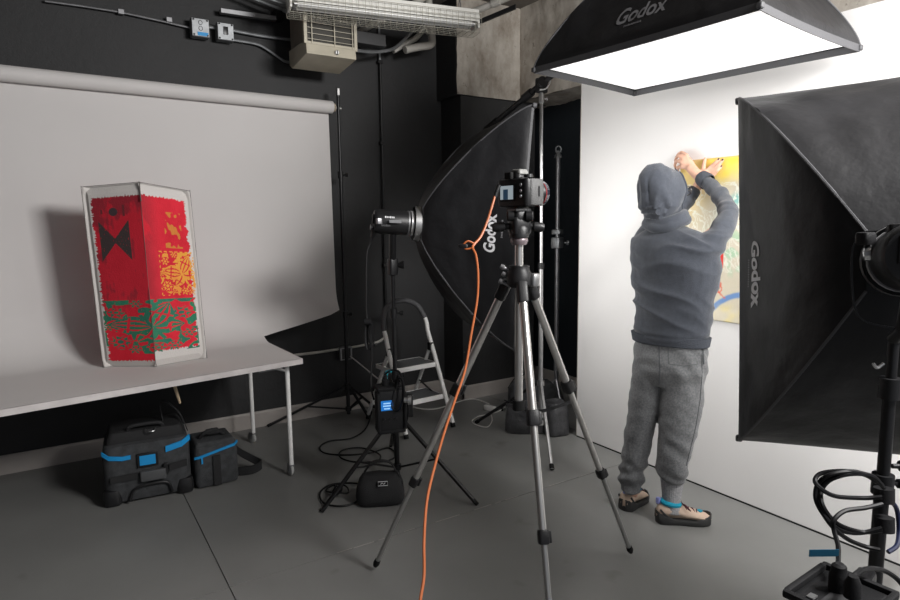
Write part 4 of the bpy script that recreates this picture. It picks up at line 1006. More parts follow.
# soft black bags on the stand foot
bgc = PZ(541, 428, 0)
bt = thing('weight_bag', (2.70, 3.28, 0), 'large black vinyl weight bag slumped at the foot of the tall stand', 'bag')
def lump(c, size, rot, seed, name, par, m):
    mb = MB(); R = rotz(rot); rr = []; sx, sy, sz = size
    for z, s in ((0, .9), (.08, .99), (.4, 1.0), (.75, .95), (.92, .86), (1.0, .70), (.97, .55), (.9, .3), (.88, .02)):
        ring = []
        for i in range(44):
            an = 2*PI*i/44; ca, sa = math.cos(an), math.sin(an)
            p = Vector((math.copysign(abs(ca)**.5, ca)*sx/2*s, math.copysign(abs(sa)**.5, sa)*sy/2*s, z*sz))
            nz = noise.noise(p*11+Vector((seed, 2, 0)))*.012+noise.noise(p*30+Vector((seed, 2, 0)))*.004
            ring.append(Vector(c)+R @ (p+Vector((ca, sa, .6))*nz*min(1, z*8)))
        rr.append(ring)
    return mb.rings(rr).build(name, m, par, angle=80)
ang = math.atan2(CR.y, CR.x)
pA = PZ(530, 434, 0); pB = PZ(563, 436, 0)
lump((pA.x+.01, pA.y+.07, 0), (.27, .16, .20), ang-.08, 1, 'front_pouch', bt, M['vinyl'])
lump((pB.x-.005, pB.y+.075, 0), (.17, .17, .225), ang+.38, 5, 'side_pouch', bt, M['vinyl'])
lump((2.95, 3.50, 0), (.36, .18, .25), ang+.05, 8, 'rear_pouch', bt, M['dark_fabric'])
MB().strap(catmull([D(506, 405, 3.75), D(522, 408, 3.66), D(540, 411, 3.6), D(556, 407, 3.52), D(575, 400, 3.5)], 5), .02, .004, (0, 0, 1)).build('binding', M['vinyl'], bt)
MB().tube(catmull([D(508, 388, 3.9), D(516, 378, 3.9), D(519, 392, 3.85), D(514, 402, 3.8), D(504, 400, 3.8)], 6), .0035, 6).build('tie_cord', M['cable'], bt)
# adaptor and white cord
ps = PZ(490, 410, .0)
pst = thing('power_adaptor', ps, 'small white power adaptor on the floor left of the weight bag', 'adaptor')
MB().rbox(PZ(490, 408, .02), (.04, .10, .035), rotz(.3), r=.008).build('body', M['white_plastic'], pst)
MB().tube(catmull([PZ(491, 414, .012), PZ(492, 421, .008), PZ(487, 427, .006), PZ(477, 425, .006), PZ(472, 421, .006), PZ(480, 416, .006), PZ(497, 412, .006), PZ(505, 407, .02)], 6), .004, 6).build('cord', M['white_plastic'], pst)
MB().rbox(PZ(502, 409, .01), (.05, .02, .02), rotz(.9), r=.006).build('black_plug', M['black_plastic'], pst)

# ---- right softbox, flash head and stand close to the camera
axR = world_dir(29, math.radians(-6))
nL = D(739, 260, 2.15)                       # middle of its left front edge
rtmp = frame(axR)[0]
cR = nL+rtmp*.40; cR.z = 1.288
ringR = cR-axR*.50
sbR, sfR, (rR, uR, aR) = softbox('softbox', ringR, axR, Vector((0, 0, 1))-CR*.058, .80, 1.175, .50, 'large black softbox at the right edge, nearest the camera', M['diff_right'], seed=21, bulge=.62)
panel_text(sbR, sfR, 2, .66, .03, -2.0, 1/.60, 'Godox', .082, outward=-rR, bold=.003)
panel_text(sbR, sfR, 2, .76, .03, -2.0, 1/.60, '~~~~~~~~~~~~', .014, outward=-rR, m=M['logo_dim'], bold=0)
stR, _ = strobe('studio_flash', ringR-aR*.035, axR, .22, .075, 'black flash head with a chrome-edged yoke at the right frame edge')
bR0 = ringR-aR*.255
lettering('side_marking', '300', .030, lambda x, y: cylpt(bR0, aR, rR, uR, .0762, .10+x, PI-.2-y/.075), M['logo_dim'], stR)
MB().rbox(bR0+uR*.062+aR*.11, (.10, .05, .03), Matrix((rR, aR, uR)).transposed(), r=.012).build('top_hump', M['black_plastic'], stR)
yl = ringR-aR*.10-rR*.10
MB().strap(catmull([yl+uR*.05, yl+uR*.02-rR*.012, yl-uR*.06-rR*.012, yl-uR*.12-rR*.005, yl-uR*.15+rR*.02, yl-uR*.165+rR*.09], 5), .018, .004, aR).build('yoke_handle', M['black_metal'], stR)
MB().rbox(yl+uR*.05+rR*.015, (.05, .03, .03), r=.008).build('yoke_mount', M['black_plastic'], stR)
MB().lathe(ringR-aR*.09-rR*.075+uR*.015, -rR, [(0, .018), (.012, .018), (.016, .012)], 14).build('side_knob', M['chrome'], stR)
rbx = D(888.5, 440, 1.5); rbase = (D(886, 440, 1.5).x, D(886, 440, 1.5).y)
rfeet = [(rbase[0]+.48*math.cos(x), rbase[1]+.48*math.sin(x)) for x in (.1, 2.2, 4.3)]
lsR, atR = lamp_stand('light_stand', rbase, 1.17, rfeet, 'thick black light stand at the right edge carrying the nearest softbox', r=.0165, collar=.36, knobs=(.80, 1.04), brace_z=.10)
hdc = ringR-aR*.145
MB().tube([atR(1.16), Vector((hdc.x, hdc.y, 1.19)).lerp(atR(1.17), .3), hdc-Vector((0, 0, .07))], .016, 12).build('tilt_post', M['black_metal'], lsR)
MB().tube(catmull([atR(1.10)-CR*.02, atR(1.09)-CR*.035, atR(1.10)-CR*.045], 4), .004, 8).build('tilt_lever', M['chrome'], lsR)
MB().lathe(atR(.845)+CR*.02, CR, [(0, .006), (.02, .006), (.02, .014), (.04, .014)], 10).build('clamp_knob', M['black_plastic'], lsR)
# hanging cable coil
co = thing('cable_coil', D(865, 500, 1.44), 'black cable coil hanging in loops from the right light stand', 'cable')
dC = 1.44
for pts in ([(882, 497), (862, 498), (835, 496), (820, 488), (815, 480), (822, 473), (845, 471), (868, 475), (882, 485)],
            [(882, 528), (860, 533), (840, 530), (826, 518), (816, 500), (818, 484), (832, 474), (858, 472), (878, 482)],
            [(882, 530), (862, 532), (838, 524), (824, 508), (821, 492), (830, 480), (850, 474), (872, 476), (884, 488)],
            [(880, 550), (864, 546), (846, 538), (830, 524), (820, 506), (822, 486), (840, 476), (862, 474), (880, 484)]):
    P = [D(x, y, dC+.012*math.sin(i*1.7)) for i, (x, y) in enumerate(pts)]
    MB().tube(catmull(P, 6), .0052, 7).build('coil_loop', M['cable'], co)
MB().tube(catmull([D(882, 504, 1.43), D(865, 508, 1.42), D(845, 511, 1.41), D(834, 520, 1.40), D(834, 530, 1.40), D(838, 545, 1.38), D(838.5, 558, 1.36), D(838, 567, 1.33)], 6), .0052, 7).build('drop_run', M['cable'], co)
tag(MB().tube(catmull([D(890, 500, 1.50), D(897, 510, 1.52), D(899, 530, 1.52), D(897, 545, 1.5), D(888, 552, 1.49)], 6), .0055, 7).build('blue_run', mat('blue_cable', (.006, .012, .05), .5), co), 'dark blue length of cable')
for py in (496, 525): MB().cyl(D(884, py-8, 1.475), D(884, py+6, 1.475), .022, n=12).build('tie', M['black_matte'], co)
tag(MB().box(D(824, 553, 1.36), (.065, .0015, .016), rotz(ang)).build('tape_flag', M['petrol'], smooth=False), 'petrol blue tape flag stuck to the cable above the power pack', 'tape')
bpos = D(840, 604, 1.30); Rb = rotz(ang+.62)
bp = thing('power_pack', bpos-Vector((0, 0, .10)), 'black power pack with plugs clamped low on the right light stand', 'battery pack')
def bpp(x, y, z): return bpos+Rb @ Vector((x, y, z))
MB().rbox(bpp(0, 0, -.05), (.17, .13, .14), Rb, r=.012).build('body', M['black_plastic'], bp)
for s in (-1, 1): MB().rbox(bpp(s*.088, 0, .022), (.014, .15, .016), Rb, r=.005).build('top_rail', M['black_matte'], bp); MB().rbox(bpp(0, s*.07, .022), (.17, .014, .016), Rb, r=.005).build('top_rail', M['black_matte'], bp)
MB().box(bpp(-.03, -.02, .0225), (.08, .07, .003), Rb).build('control_panel', mat('panel_grey', (.05, .05, .052), .35), bp, bevel=.001)
MB().lathe(bpp(-.045, -.02, .024), (0, 0, 1), [(0, .013), (.004, .013), (.004, .007), (.001, .006)], 16).build('socket', M['alu'], bp)
MB().box(bpp(-.06, .03, .025), (.02, .014, .003), Rb).build('indicator', M['alu'], bp)
q = D(838.5, 573, 1.32)
MB().lathe(D(837.5, 590, 1.31), (0, 0, 1), [(0, .018), (.035, .018), (.04, .016), (.055, .014), (.06, .008)], 14).build('plug', M['black_matte'], bp)
MB().lathe(D(852, 597, 1.25), (0, 0, 1), [(0, .016), (.03, .015), (.045, .009)], 14).build('plug', M['black_matte'], bp)
MB().rbox((bpos+Vector((rbase[0], rbase[1], bpos.z)))/2+Vector((0, 0, -.05)), (.16, .04, .05), rotz(math.atan2(rbase[1]-bpos.y, rbase[0]-bpos.x)), r=.01).build('clamp', M['black_metal'], bp)
tag(MB().tube(catmull([D(852, 586, 1.25), D(855, 575, 1.27), D(866, 569, 1.32), D(882, 570, 1.38), D(896, 578, 1.40), D(908, 592, 1.4)], 6), .0055, 7).build('mains_cable', M['cable']), 'black mains cable arching from the power pack past the right stand', 'cable')

# ================================================================== TRIPOD AND CAMERA
TC = Vector((1.35, 1.68, 0)); zA = 1.275
tr = thing('tripod', TC, 'silver and black camera tripod standing in the middle of the floor', 'tripod')
tsc = D(519, 275, 2.13)
TC = Vector((tsc.x, tsc.y, 0)); tr.location = TC
feetT = [PZ(375, 571), PZ(631, 557), Vector((1.07, 1.14, 0))]
silver = mat('tripod_tube', (.58, .57, .55), .30, metal=.85, var=.05, vscale=20)
for f_, (k1_, k2_) in zip(feetT, ((.335, .66), (.335, .66), (.335, .60))):
    f_ = Vector((f_.x, f_.y, .0)); dirh = (f_-TC).normalized(); top = TC+dirh*.045+Vector((0, 0, zA-.04)); end = f_+Vector((0, 0, .02))
    sh = MB().rbox(top+(end-top).normalized()*.03, (.036, .036, .075), Matrix(frame(end-top)).transposed(), r=.008).build('leg_hinge', M['black_plastic'], tr)
    def lq(k): return top.lerp(end, k)
    lg = MB().cyl(lq(.05), lq(k1_), .0145, n=16).build('leg', silver, tr)
    MB().cyl(lq(k1_), lq(k2_), .0120, n=16).build('lower_tube', silver, lg)
    MB().cyl(lq(k2_), lq(.985), .0098, n=16).build('lower_tube', mat('tripod_tube_dark', (.42, .42, .41), .35, metal=.8), lg)
    fr = Matrix(frame(end-top)).transposed()
    for k, s in ((k1_, 1.0), (k2_, .85)):
        q = MB().rbox(lq(k), (.040*s, .040*s, .05*s), fr, r=.009).build('leg_lock', M['black_plastic'], lg)
        MB().rbox(lq(k)+CR*.020*s, (.014, .02, .04*s), fr, r=.004).build('lock_lever', M['black_plastic'], lg)
    MB().lathe(lq(.972), (end-top), [(0, .012), (.02, .014), (.035, .009)], 14).build('rubber_foot', M['rubber'], lg)
cxp = TC
MB().lathe(TC+Vector((0, 0, zA-.055)), (0, 0, 1), [(0, .030), (.01, .042), (.045, .045), (.06, .036), (.075, .036)], 24).build('apex', M['black_plastic'], tr)
MB().cyl(TC+Vector((0, 0, .80)), TC+Vector((0, 0, 1.375)), .0145, n=16).build('centre_column', silver, tr)
MB().cyl(TC+Vector((0, 0, .785)), TC+Vector((0, 0, .82)), .022, n=16).build('column_cap', M['rubber'], tr)
for dx, dz in ((-.055, .03), (-.045, .005), (-.065, -.02)):
    MB().lathe(TC+CR*dx*.5+Vector((0, 0, zA-.03+dz)), (-CR+Vector((0, 0, .5))), [(0, .006), (.025, .006), (.03, .010), (.04, .008)], 10).build('column_lever', M['grey_metal'], tr)
MB().rbox(TC+CR*.05+Vector((0, 0, zA-.03)), (.035, .04, .045), r=.01).build('leg_bracket', M['alu'], tr)
for dr_ in (0,):
    MB().lathe(TC+Vector((0, 0, 1.365)), (0, 0, 1), [(0, .024), (.012, .030), (.02, .030), (.03, .024)], 20).build('head_collar', mat('mauve_collar', (.22, .18, .19), .4, metal=.4), tr)
MB().lathe(TC+Vector((0, 0, 1.39)), (0, 0, 1), [(0, .034), (.03, .036), (.04, .030)], 24).build('pan_base', M['black_plastic'], tr)
hC = TC+Vector((0, 0, 1.435))
MB().rbox(hC+Vector((0, 0, -.005)), (.07, .06, .06), rotz(ang+.4), r=.014).build('head_body', M['black_metal'], tr)
MB().rbox(hC+Vector((0, 0, .025)), (.055, .06, .04), rotz(ang+.4), r=.014).build('tilt_block', M['black_plastic'], tr)
for d_, l in ((-1, .062), (1, .055)):
    MB().lathe(hC+CR*.03*d_+Vector((0, 0, -.005)), (CR*d_+Vector((0, 0, -.12))), [(0, .010), (.015, .010), (.02, .016), (l-.01, .017), (l, .012)], 14).build('pan_handle', M['black_plastic'], tr)
for d_ in (-1, 1): MB().lathe(hC+CR*.02*d_+Vector((0, 0, .025))-CF*.02, CR*d_, [(0, .018), (.02, .018), (.024, .014)], 14).build('tilt_knob', M['black_metal'], tr)
MB().box(hC+Vector((0, 0, .047)), (.06, .06, .010), rotz(ang+.4)).build('quick_plate', M['black_metal'], tr, bevel=.002)
# DSLR
axC = world_dir(50); rC = frame(axC)[0]; uC = Vector((0, 0, 1)); Rk = Matrix((rC, axC, uC)).transposed()
bc = D(517.5, 191.5, 2.12); hz = bc.z
cm = thing('dslr_camera', bc-Vector((0, 0, .055)), 'black digital camera with a lens on the tripod, screen facing back', 'camera')
def cq(x, y, z): return bc+Rk @ Vector((x, y, z))
MB().rbox(cq(0, 0, -.005), (.145, .062, .094), Rk, r=.016, n=4).build('body', M['black_plastic'], cm)
tag(MB().rbox(cq(.060, .018, -.004), (.036, .072, .090), Rk, r=.016, n=4).build('grip', mat('grip_highlight_grey', (.085, .085, .085), .5, bump=.3, bscale=250), cm), 'grip side with a highlight painted in')  # lighter grey puts the light on this side into its colour
MB().box(cq(.0788, .022, -.002), (.002, .006, .034), Rk).build('card_door_slot', M['black_matte'], cm, smooth=False)
hp_ = MB().rbox(cq(-.008, .008, .050), (.068, .062, .042), Rk, r=.018, n=4, top=.66).build('prism_housing', M['black_plastic'], cm)
tag(MB().rbox(cq(-.002, .012, .066), (.050, .050, .018), Rk, r=.010, n=4, top=.8).build('prism_top', mat('prism_highlight_grey', (.22, .22, .21), .45), cm), 'top of the prism with a painted grey highlight')  # grey cap paints a highlight onto the black prism
MB().rbox(cq(-.008, -.034, .052), (.034, .016, .024), Rk, r=.006).build('eyecup', M['rubber'], cm)
scn = MB().box(cq(-.016, -.0325, -.006), (.072, .003, .056), Rk).build('screen_frame', M['black_matte'], cm, bevel=.002)
MB().box(cq(-.018, -.0345, -.004), (.060, .0015, .046), Rk).build('screen', M['screen'], scn, smooth=False)
MB().box(cq(-.022, -.0358, -.010), (.022, .0008, .034), Rk).build('screen_picture', M['screen_dark'], scn, smooth=False)
for i, (x, z) in enumerate(((.045, .02), (.045, .0), (.045, -.018))): MB().lathe(cq(x, -.031, z), -axC, [(0, .006), (.003, .005)], 10).build('button', M['grey_metal'], cm)
MB().lathe(cq(.05, .0, .045), uC, [(0, .016), (.010, .015)], 16).build('mode_dial', M['black_plastic'], cm)
lensb = MB().lathe(cq(-.008, .03, -.004), axC, [(0, .034), (.01, .038), (.045, .039), (.05, .041), (.070, .041), (.075, .043), (.095, .044)], 28).build('lens_barrel', M['black_plastic'], cm)
tag(MB().lathe(cq(-.008, .055, -.004), axC, [(0, .039), (0, .0405), (.028, .0405), (.028, .039)], 28).build('zoom_ring', mat('zoom_grey', (.20, .20, .20), .5), lensb), 'grey ribbed zoom ring')
tag(MB().lathe(cq(-.008, .106, -.004), axC, [(0, .043), (0, .0450), (.005, .0450), (.005, .043)], 28).build('red_ring', M['red'], lensb), 'thin red ring near the lens front')
MB().lathe(cq(-.008, .111, -.004), axC, [(0, .044), (.0, .0445), (.014, .0445), (.014, .038), (.008, .036), (.006, .001)], 28).build('front_glass', M['lens'], lensb)
MB().rbox(cq(0, .0, -.058), (.06, .055, .014), Rk, r=.006).build('tripod_plate', M['black_metal'], cm)
# orange tether cable
oc = catmull([D(496, 192, 2.10), D(492, 206, 2.09), D(487, 222, 2.08), D(481, 236, 2.06), D(474.5, 244, 2.04), D(472.6, 248, 2.03), D(476, 256, 2.02), D(478, 275, 2.01), D(477, 300, 2.0), D(471, 335, 1.97), D(465, 370, 1.93), D(455, 400, 1.88), D(445, 430, 1.83), D(435, 465, 1.77), D(427, 500, 1.7), D(424, 540, 1.62), D(424, 575, 1.55), D(420, 602, 1.50), D(416, 640, 1.45)], 8)
end = oc[-1]
P_ = [end, Vector((end.x-.01, end.y-.02, .3)), Vector((end.x-.03, end.y-.1, .05)), Vector((end.x-.12, end.y-.25, .008)), Vector((end.x-.6, end.y-.5, .006))]
oc += catmull(P_, 6)[1:]
tether = thing('tether_cable', oc[0], 'bright orange tether cable hanging from the camera down to the floor', 'cable')
MB().tube(oc, .0042, 8).build('cable_run', M['orange'], tether)
MB().tube(catmull([D(474.5, 244, 2.04), D(468, 241, 2.03), D(463.5, 245, 2.03), D(466, 249, 2.03), D(472, 248, 2.03)], 5), .003, 6).build('knot_loop', M['orange'], tether)
MB().cyl(D(499, 185, 2.10), D(494.5, 198, 2.10), .0075, n=10).build('plug', M['black_plastic'], tether)
MB().rbox(D(463, 246, 2.035), (.03, .02, .014), rotz(ang-.2), r=.005).build('cable_clip', M['black_plastic'], tether)

# ================================================================== POSTER ON THE BOARD
pT, pB = PX(683, 161, BX-.003).z, PX(707, 319, BX-.003).z
yL, yR = 2.185, 1.50
def poster_paint(u, v):     # u 0 left .. 1 right, v 0 bottom .. 1 top
    n = noise.fractal(Vector((u*2.2, v*3, 1)), .7, 2, 5); n2 = noise.noise(Vector((u*14, v*18, 4))); f = noise.noise(Vector((u*90, v*90, 7)))
    c = np.array((.66, .60, .47))+.05*n+.02*f
    def mix(c, k, a): a = float(min(max(a, 0), 1)); return c*(1-a)+np.array(k)*a
    c = mix(c, (.88, .66, .05), sstep(.72, 1.0, v+.12*n)*sstep(.05, .3, u)*.95)
    c = mix(c, (.80, .58, .12), sstep(.35, .0, u)*sstep(.5, .8, v)*.8)
    c = mix(c, (.62, .40, .22), sstep(.985, .998, v)*.6)
    d = abs((v-.70)-.35*(u-.45)+.04*n); c = mix(c, (.16, .50, .48), sstep(.07, .01, d)*sstep(.28, .45, u)*.8)
    c = mix(c, (.30, .62, .38), sstep(.0, .35, n2+.3*n)*sstep(.62, .5, v)*sstep(.25, .35, v)*sstep(.15, .4, u)*.65)
    for k in range(4):
        q = math.sin(u*(38+9*k)+v*(60-23*k)+5*n+k*2); 
        if q > .965 and .3 < v < .85: c = mix(c, (.82, .82, .72), .75)
    rr = math.hypot(u-.62, (v+.12)*1.28); c = mix(c, (.07, .24, .58), sstep(.028, .012, abs(rr-.38+.01*n))*.85*sstep(.1, .3, u))
    # red kite shape
    x, y = (u-.335)/.12, (v-.40)/.14
    if abs(x)+abs(y)*.9 < 1 and x < .55: c = np.array((.72, .03, .02))
    if .14 < v < .33 and abs((u-.32)-.5*(.33-v)-.02*math.sin(v*60)) < .008: c = mix(c, (.7, .1, .05), .8)
    if math.hypot(u-.37, (v-.20)*1.3) < .035 and math.hypot(u-.37, (v-.20)*1.3) > .024: c = mix(c, (.7, .1, .05), .8)
    c = mix(c, (.85, .70, .15), sstep(.16, .02, v)*sstep(.3, .8, u+.4*n2)*.7)
    return tuple(np.clip(c, 0, 1))
nu, nv = 160, 200; vs, fs, cs2 = [], [], []
org = Vector((BX-.004, (yL+yR)/2, pB))
for j in range(nv+1):
    for i in range(nu+1):
        u, v = i/nu, j/nv; y = yL+(yR-yL)*u; z = pB+(pT-pB)*v
        curl = .02*max(0, 1-u/.10)**2*max(0, 1-v/.2)+.006*max(0, .08-v)/.08+.003*math.sin(u*7+v*3)**2
        vs.append((Vector((BX-.003-curl, y, z))-org)); cs2.append(poster_paint(u, v))
for j in range(nv):
    for i in range(nu): a_ = j*(nu+1)+i; fs.append((a_, a_+nu+1, a_+nu+2, a_+1))
me = bpy.data.meshes.new('poster'); me.from_pydata([tuple(v) for v in vs], [], fs); me.shade_smooth()
ca = me.color_attributes.new('paint', 'FLOAT_COLOR', 'POINT'); buf = np.ones((len(vs), 4), dtype=np.float32); buf[:, :3] = np.array(cs2); ca.data.foreach_set('color', buf.ravel())
po = finish('painted_poster', me, mat('poster_print', (.5, .5, .5), .6, vcol='paint'), None, org)
tag(po, 'colourful abstract painted poster with yellow top being fixed to the white board', 'poster')
sd = po.modifiers.new('thick', 'SOLIDIFY'); sd.thickness = .0008
# ================================================================== PERSON
person = thing('person', (2.42, 1.90, 0), 'person in slate hooded sweatshirt and grey joggers pressing a poster to the wall', 'person')
fcd = world_dir(42); rgd = world_dir(132)         # facing, own right
fcd.z = rgd.z = 0
UP = Vector((0, 0, 1))
def ell(mb, c, a, b, ax1, ax2, n=28):
    return [c+ax1*(a*math.cos(2*PI*k/n))+ax2*(b*math.sin(2*PI*k/n)) for k in range(n)]
def limb(mb, P, rad, n=16, sq=1.0):
    """tapered closed limb through points with round ends"""
    P = [Vector(p) for p in P]; Q = catmull(P, 6); R = []
    for i in range(len(P)-1):
        for k in range(6): t_ = k/6; t_ = t_*t_*(3-2*t_); R.append(rad[i]*(1-t_)+rad[i+1]*t_)
    R.append(rad[-1])
    mb.tube(Q, R, n); mb.ball(P[0], rad[0], n=n); mb.ball(P[-1], rad[-1], n=n)
# --- joints (metres), read from where the figure stands before the board
lank, lkn, lhip = D(631, 492, 3.12), D(640, 425, 3.06), D(652, 350, 2.99)
rank, rkn, rhip = D(671, 492, 2.985), D(678, 425, 2.93), D(686, 350, 2.89)
head = D(664.5, 194, 2.89); neck = D(666, 224, 2.90)
rsh, relb, rwr = D(708, 241, 2.80), D(729, 212, 2.90), D(703, 181, 3.14)
lsh, lelb, lwr = D(642, 240, 3.03), D(668, 222, 3.18), D(695, 190, 3.20)
BXh = BX-.012
faced = world_dir(66); faced.z = .02; faced.normalize(); fR = faced.cross(UP).normalized()
# ---- bare body: one continuous skin surface (trunk, limbs, head, hands)
mb = MB()
limb(mb, [D(668, 345, 2.94), D(670, 300, 2.93), D(674, 255, 2.91), neck], [.085, .085, .095, .05])
limb(mb, [lhip, lkn, lank], [.07, .05, .036]); limb(mb, [rhip, rkn, rank], [.07, .05, .036])
limb(mb, [D(686, 240, 2.86), rsh, relb, rwr], [.05, .045, .034, .024]); limb(mb, [D(664, 246, 2.98), lsh+Vector((0, 0, -.03)), lelb, lwr], [.04, .034, .034, .024])
limb(mb, [neck, head], [.052, .06])
Rh = Matrix((fR, faced, UP)).transposed()
mb.ball(head+UP*.015, (.074, .092, .105), Rh, 20, 14)
mb.ball(head+faced*.03-UP*.05, (.055, .062, .055), Rh, 16, 10)
mb.ball(head+faced*.098-UP*.012, (.012, .018, .020), Rh); mb.ball(head+faced*.086+UP*.012, (.009, .014, .03), Rh)
mb.ball(head+faced*.088-UP*.048, (.022, .010, .008), Rh); mb.ball(head+faced*.078-UP*.085, (.02, .016, .016), Rh)
for s in (-1, 1): mb.ball(head+fR*(s*.076)-UP*.0+faced*.0, (.010, .018, .030), Rh)
def on_board(x, y, off=0.0): return PX(x, y, BXh-off)
def hand(wrist, palm_c, knuck, tips, thumb):
    limb(mb, [wrist, wrist.lerp(palm_c, .5), palm_c], [.023, .026, .026], 12)
    kc = sum(knuck, Vector((0, 0, 0)))/4
    for k in knuck: limb(mb, [wrist.lerp(palm_c, .6), palm_c.lerp(k, .5), k], [.017, .014, .0115], 10)
    for k, tp in zip(knuck, tips):
        limb(mb, [k]+tp, [.0105]+[.0092, .0082, .0072][:len(tp)], 10)
    limb(mb, thumb, [.014, .0115, .0095, .0085][:len(thumb)], 10)
# right hand (its fingertips press the poster's top left corner)
r_palm = on_board(691, 168, .045)
rk = [on_board(686.5, 155.5, .040), on_board(683.5, 158.5, .050), on_board(682, 162.5, .056), on_board(682.5, 167, .055)]
rt = [[on_board(682, 152.5, .022), on_board(678.5, 154, .008), on_board(676.6, 157, .004)],
      [on_board(678.5, 156, .040), on_board(675.6, 159.5, .022), on_board(676, 163, .006)],
      [on_board(677, 161, .045), on_board(674.8, 165, .024), on_board(676, 168, .008)],
      [on_board(678.5, 167, .042), on_board(677.3, 170.5, .024), on_board(678.6, 173, .010)]]
hand(rwr, r_palm, rk, rt, [on_board(693, 166, .035), on_board(689, 159, .020), on_board(685, 158, .008), on_board(682.5, 160, .003)])
# left hand, spread over the poster's top edge
l_palm = on_board(706, 174, .022)
lk = [on_board(711, 167.0, .016), on_board(712.5, 170, .018), on_board(712.5, 173.2, .020), on_board(711, 176.5, .021)]
ltp = [[on_board(715.5, 162.8, .014), on_board(718.6, 159.8, .006)],
       [on_board(717.5, 166.2, .015), on_board(720.5, 162.8, .010), on_board(722.8, 160.3, .004)],
       [on_board(717, 170.8, .016), on_board(719.5, 168.6, .009), on_board(721.3, 166.8, .004)],
       [on_board(714.6, 174, .015), on_board(716.5, 171.5, .009), on_board(718, 169.8, .005)]]
hand(lwr, l_palm, lk, ltp, [on_board(703.5, 171, .020), on_board(703.8, 166, .015), on_board(704.6, 161.5, .008), on_board(705.2, 158.8, .003)])
bm_ = remesh(mb, .0042, 2)
body = organic('body', bm_, M['skin'], person)
nailm = mat('dark_nail', (.03, .008, .012), .25, coat=.6)
for tip, pre in ((rt[1][-1], rt[1][-2]), (rt[2][-1], rt[2][-2]), (rt[0][-1], rt[0][-2]), (ltp[0][-1], ltp[0][-2]), (ltp[1][-1], ltp[1][-2]), (ltp[2][-1], ltp[2][-2])):
    dd = (tip-pre).normalized(); nn = (Vector((-1, 0, 0))-dd*dd.dot(Vector((-1, 0, 0)))).normalized(); ss = dd.cross(nn)
    MB().ball(tip+nn*.0062+dd*.001, (.0050, .0066, .0022), Matrix((ss, dd, nn)).transposed(), 10, 6).build('nail', nailm, body)
for s in (-1, 1):
    e = MB().ball(head+fR*(s*.031)+faced*.083+UP*.010, .0115, Rh).build('eye', mat('eye_white', (.7, .68, .65), .2), body)
    MB().ball(head+fR*(s*.031)+faced*.0915+UP*.010, (.0055, .004, .0055), Rh).build('pupil', mat('pupil_dark', (.02, .012, .01), .1), body)
    MB().strap([head+fR*(s*.016)+faced*.090+UP*.030, head+fR*(s*.046)+faced*.082+UP*.031], .006, .003, UP).build('eyebrow', M['hair'], body)
MB().ball(head+faced*.0945-UP*.049, (.020, .006, .005), Rh).build('lips', mat('lips', (.45, .14, .12), .45), body)
# hair under the hood
hm = MB(); hm.ball(head+UP*.020-faced*.010, (.078, .088, .094), Rh, 20, 14); hair = hm.build('hair', M['hair'], body)
for v in hair.data.vertices:
    w_ = wloc(hair)+v.co; q = (w_-head); 
    if q.dot(faced) > .05 and q.z < .055: v.co -= faced*(q.dot(faced)-.03)
# glasses
gl = MB(); gc = head+faced*.105+UP*.012
for s in (-1, 1):
    gl.tube([gc+fR*(s*.034+.026*math.cos(x))+UP*(.021*math.sin(x)) for x in [2*PI*i/20 for i in range(20)]], .0022, 6, True)
    gl.tube([gc+fR*(s*.060), head+fR*(s*.080)+UP*.014+faced*.02, head+fR*(s*.080)+UP*.004-faced*.01], .002, 6)
gl.tube([gc-fR*.008, gc+UP*.004, gc+fR*.008], .002, 6)
glo = gl.build('glasses', mat('glasses_frame', (.02, .015, .012), .3), person)
# ---- sweatpants
mb = MB()
def half(px, d): return px*d/FPX
def bodyring(mb, spec, fdir, rdir, ratio=None):
    rr = []
    for (y, xl, xr, d, b) in spec:
        c = D((xl+xr)/2, y, d); hw = half((xr-xl)/2, d)
        # widths seen from the camera -> ellipse axes
        cr, cf = abs(rdir.dot(CR)), abs(fdir.dot(CR)); hw -= .024; a = math.sqrt(max(hw*hw-(b*cf)**2, .0004))/cr
        rr.append(ell(mb, c, a, b, rdir, fdir))
    mb.rings(rr)
bodyring(mb, [(332, 637, 703, 2.94, .095), (348, 634, 706, 2.94, .105), (368, 633, 706, 2.94, .115), (385, 640, 700, 2.95, .09)], fcd, rgd)
def leg(spec):
    rr = []
    for (y, xl, xr, d, b) in spec:
        c = D((xl+xr)/2, y, d); hw = half((xr-xl)/2, d)-.009; rr.append(ell(mb, c, hw, b*.93, Vector((CR.x, CR.y, 0)), Vector((CF.x, CF.y, 0)).normalized()))
    mb.rings(rr)
leg([(345, 634, 668, 2.99, .09), (370, 631, 667, 3.0, .09), (400, 627.5, 662, 3.03, .09), (425, 624, 657, 3.06, .085), (450, 621.5, 651, 3.08, .078), (475, 618, 645, 3.10, .072), (484, 617, 644, 3.11, .07), (490, 619, 643, 3.11, .065)])
leg([(345, 668, 706, 2.91, .10), (370, 660, 706, 2.91, .105), (400, 658, 704.5, 2.93, .105), (425, 657.5, 699, 2.94, .098), (445, 656, 694.5, 2.95, .092), (462, 655, 690, 2.96, .086), (472, 655, 688.5, 2.965, .082), (479, 658, 686, 2.97, .07), (482, 662, 682, 2.97, .05)])
pm = remesh(mb, .0075, 4)
def pfold(co, n):
    p = co; z = p.z
    w = .0035*math.sin(z*62+4*noise.noise(p*4)*2.2+math.atan2(n.y, n.x)*1.5)*sstep(.6, .3, z)
    w += .006*noise.noise(p*9)+.0045*noise.noise(Vector((p.x*9, p.y*9, z*22+p.x*20)))
    w += .006*math.sin(z*95+6*noise.noise(p*5))*sstep(.30, .17, z)
    w += .003*math.sin((z*1.0+p.x*1.4)*60+5*noise.noise(p*3))*sstep(.62, .75, z)
    return w
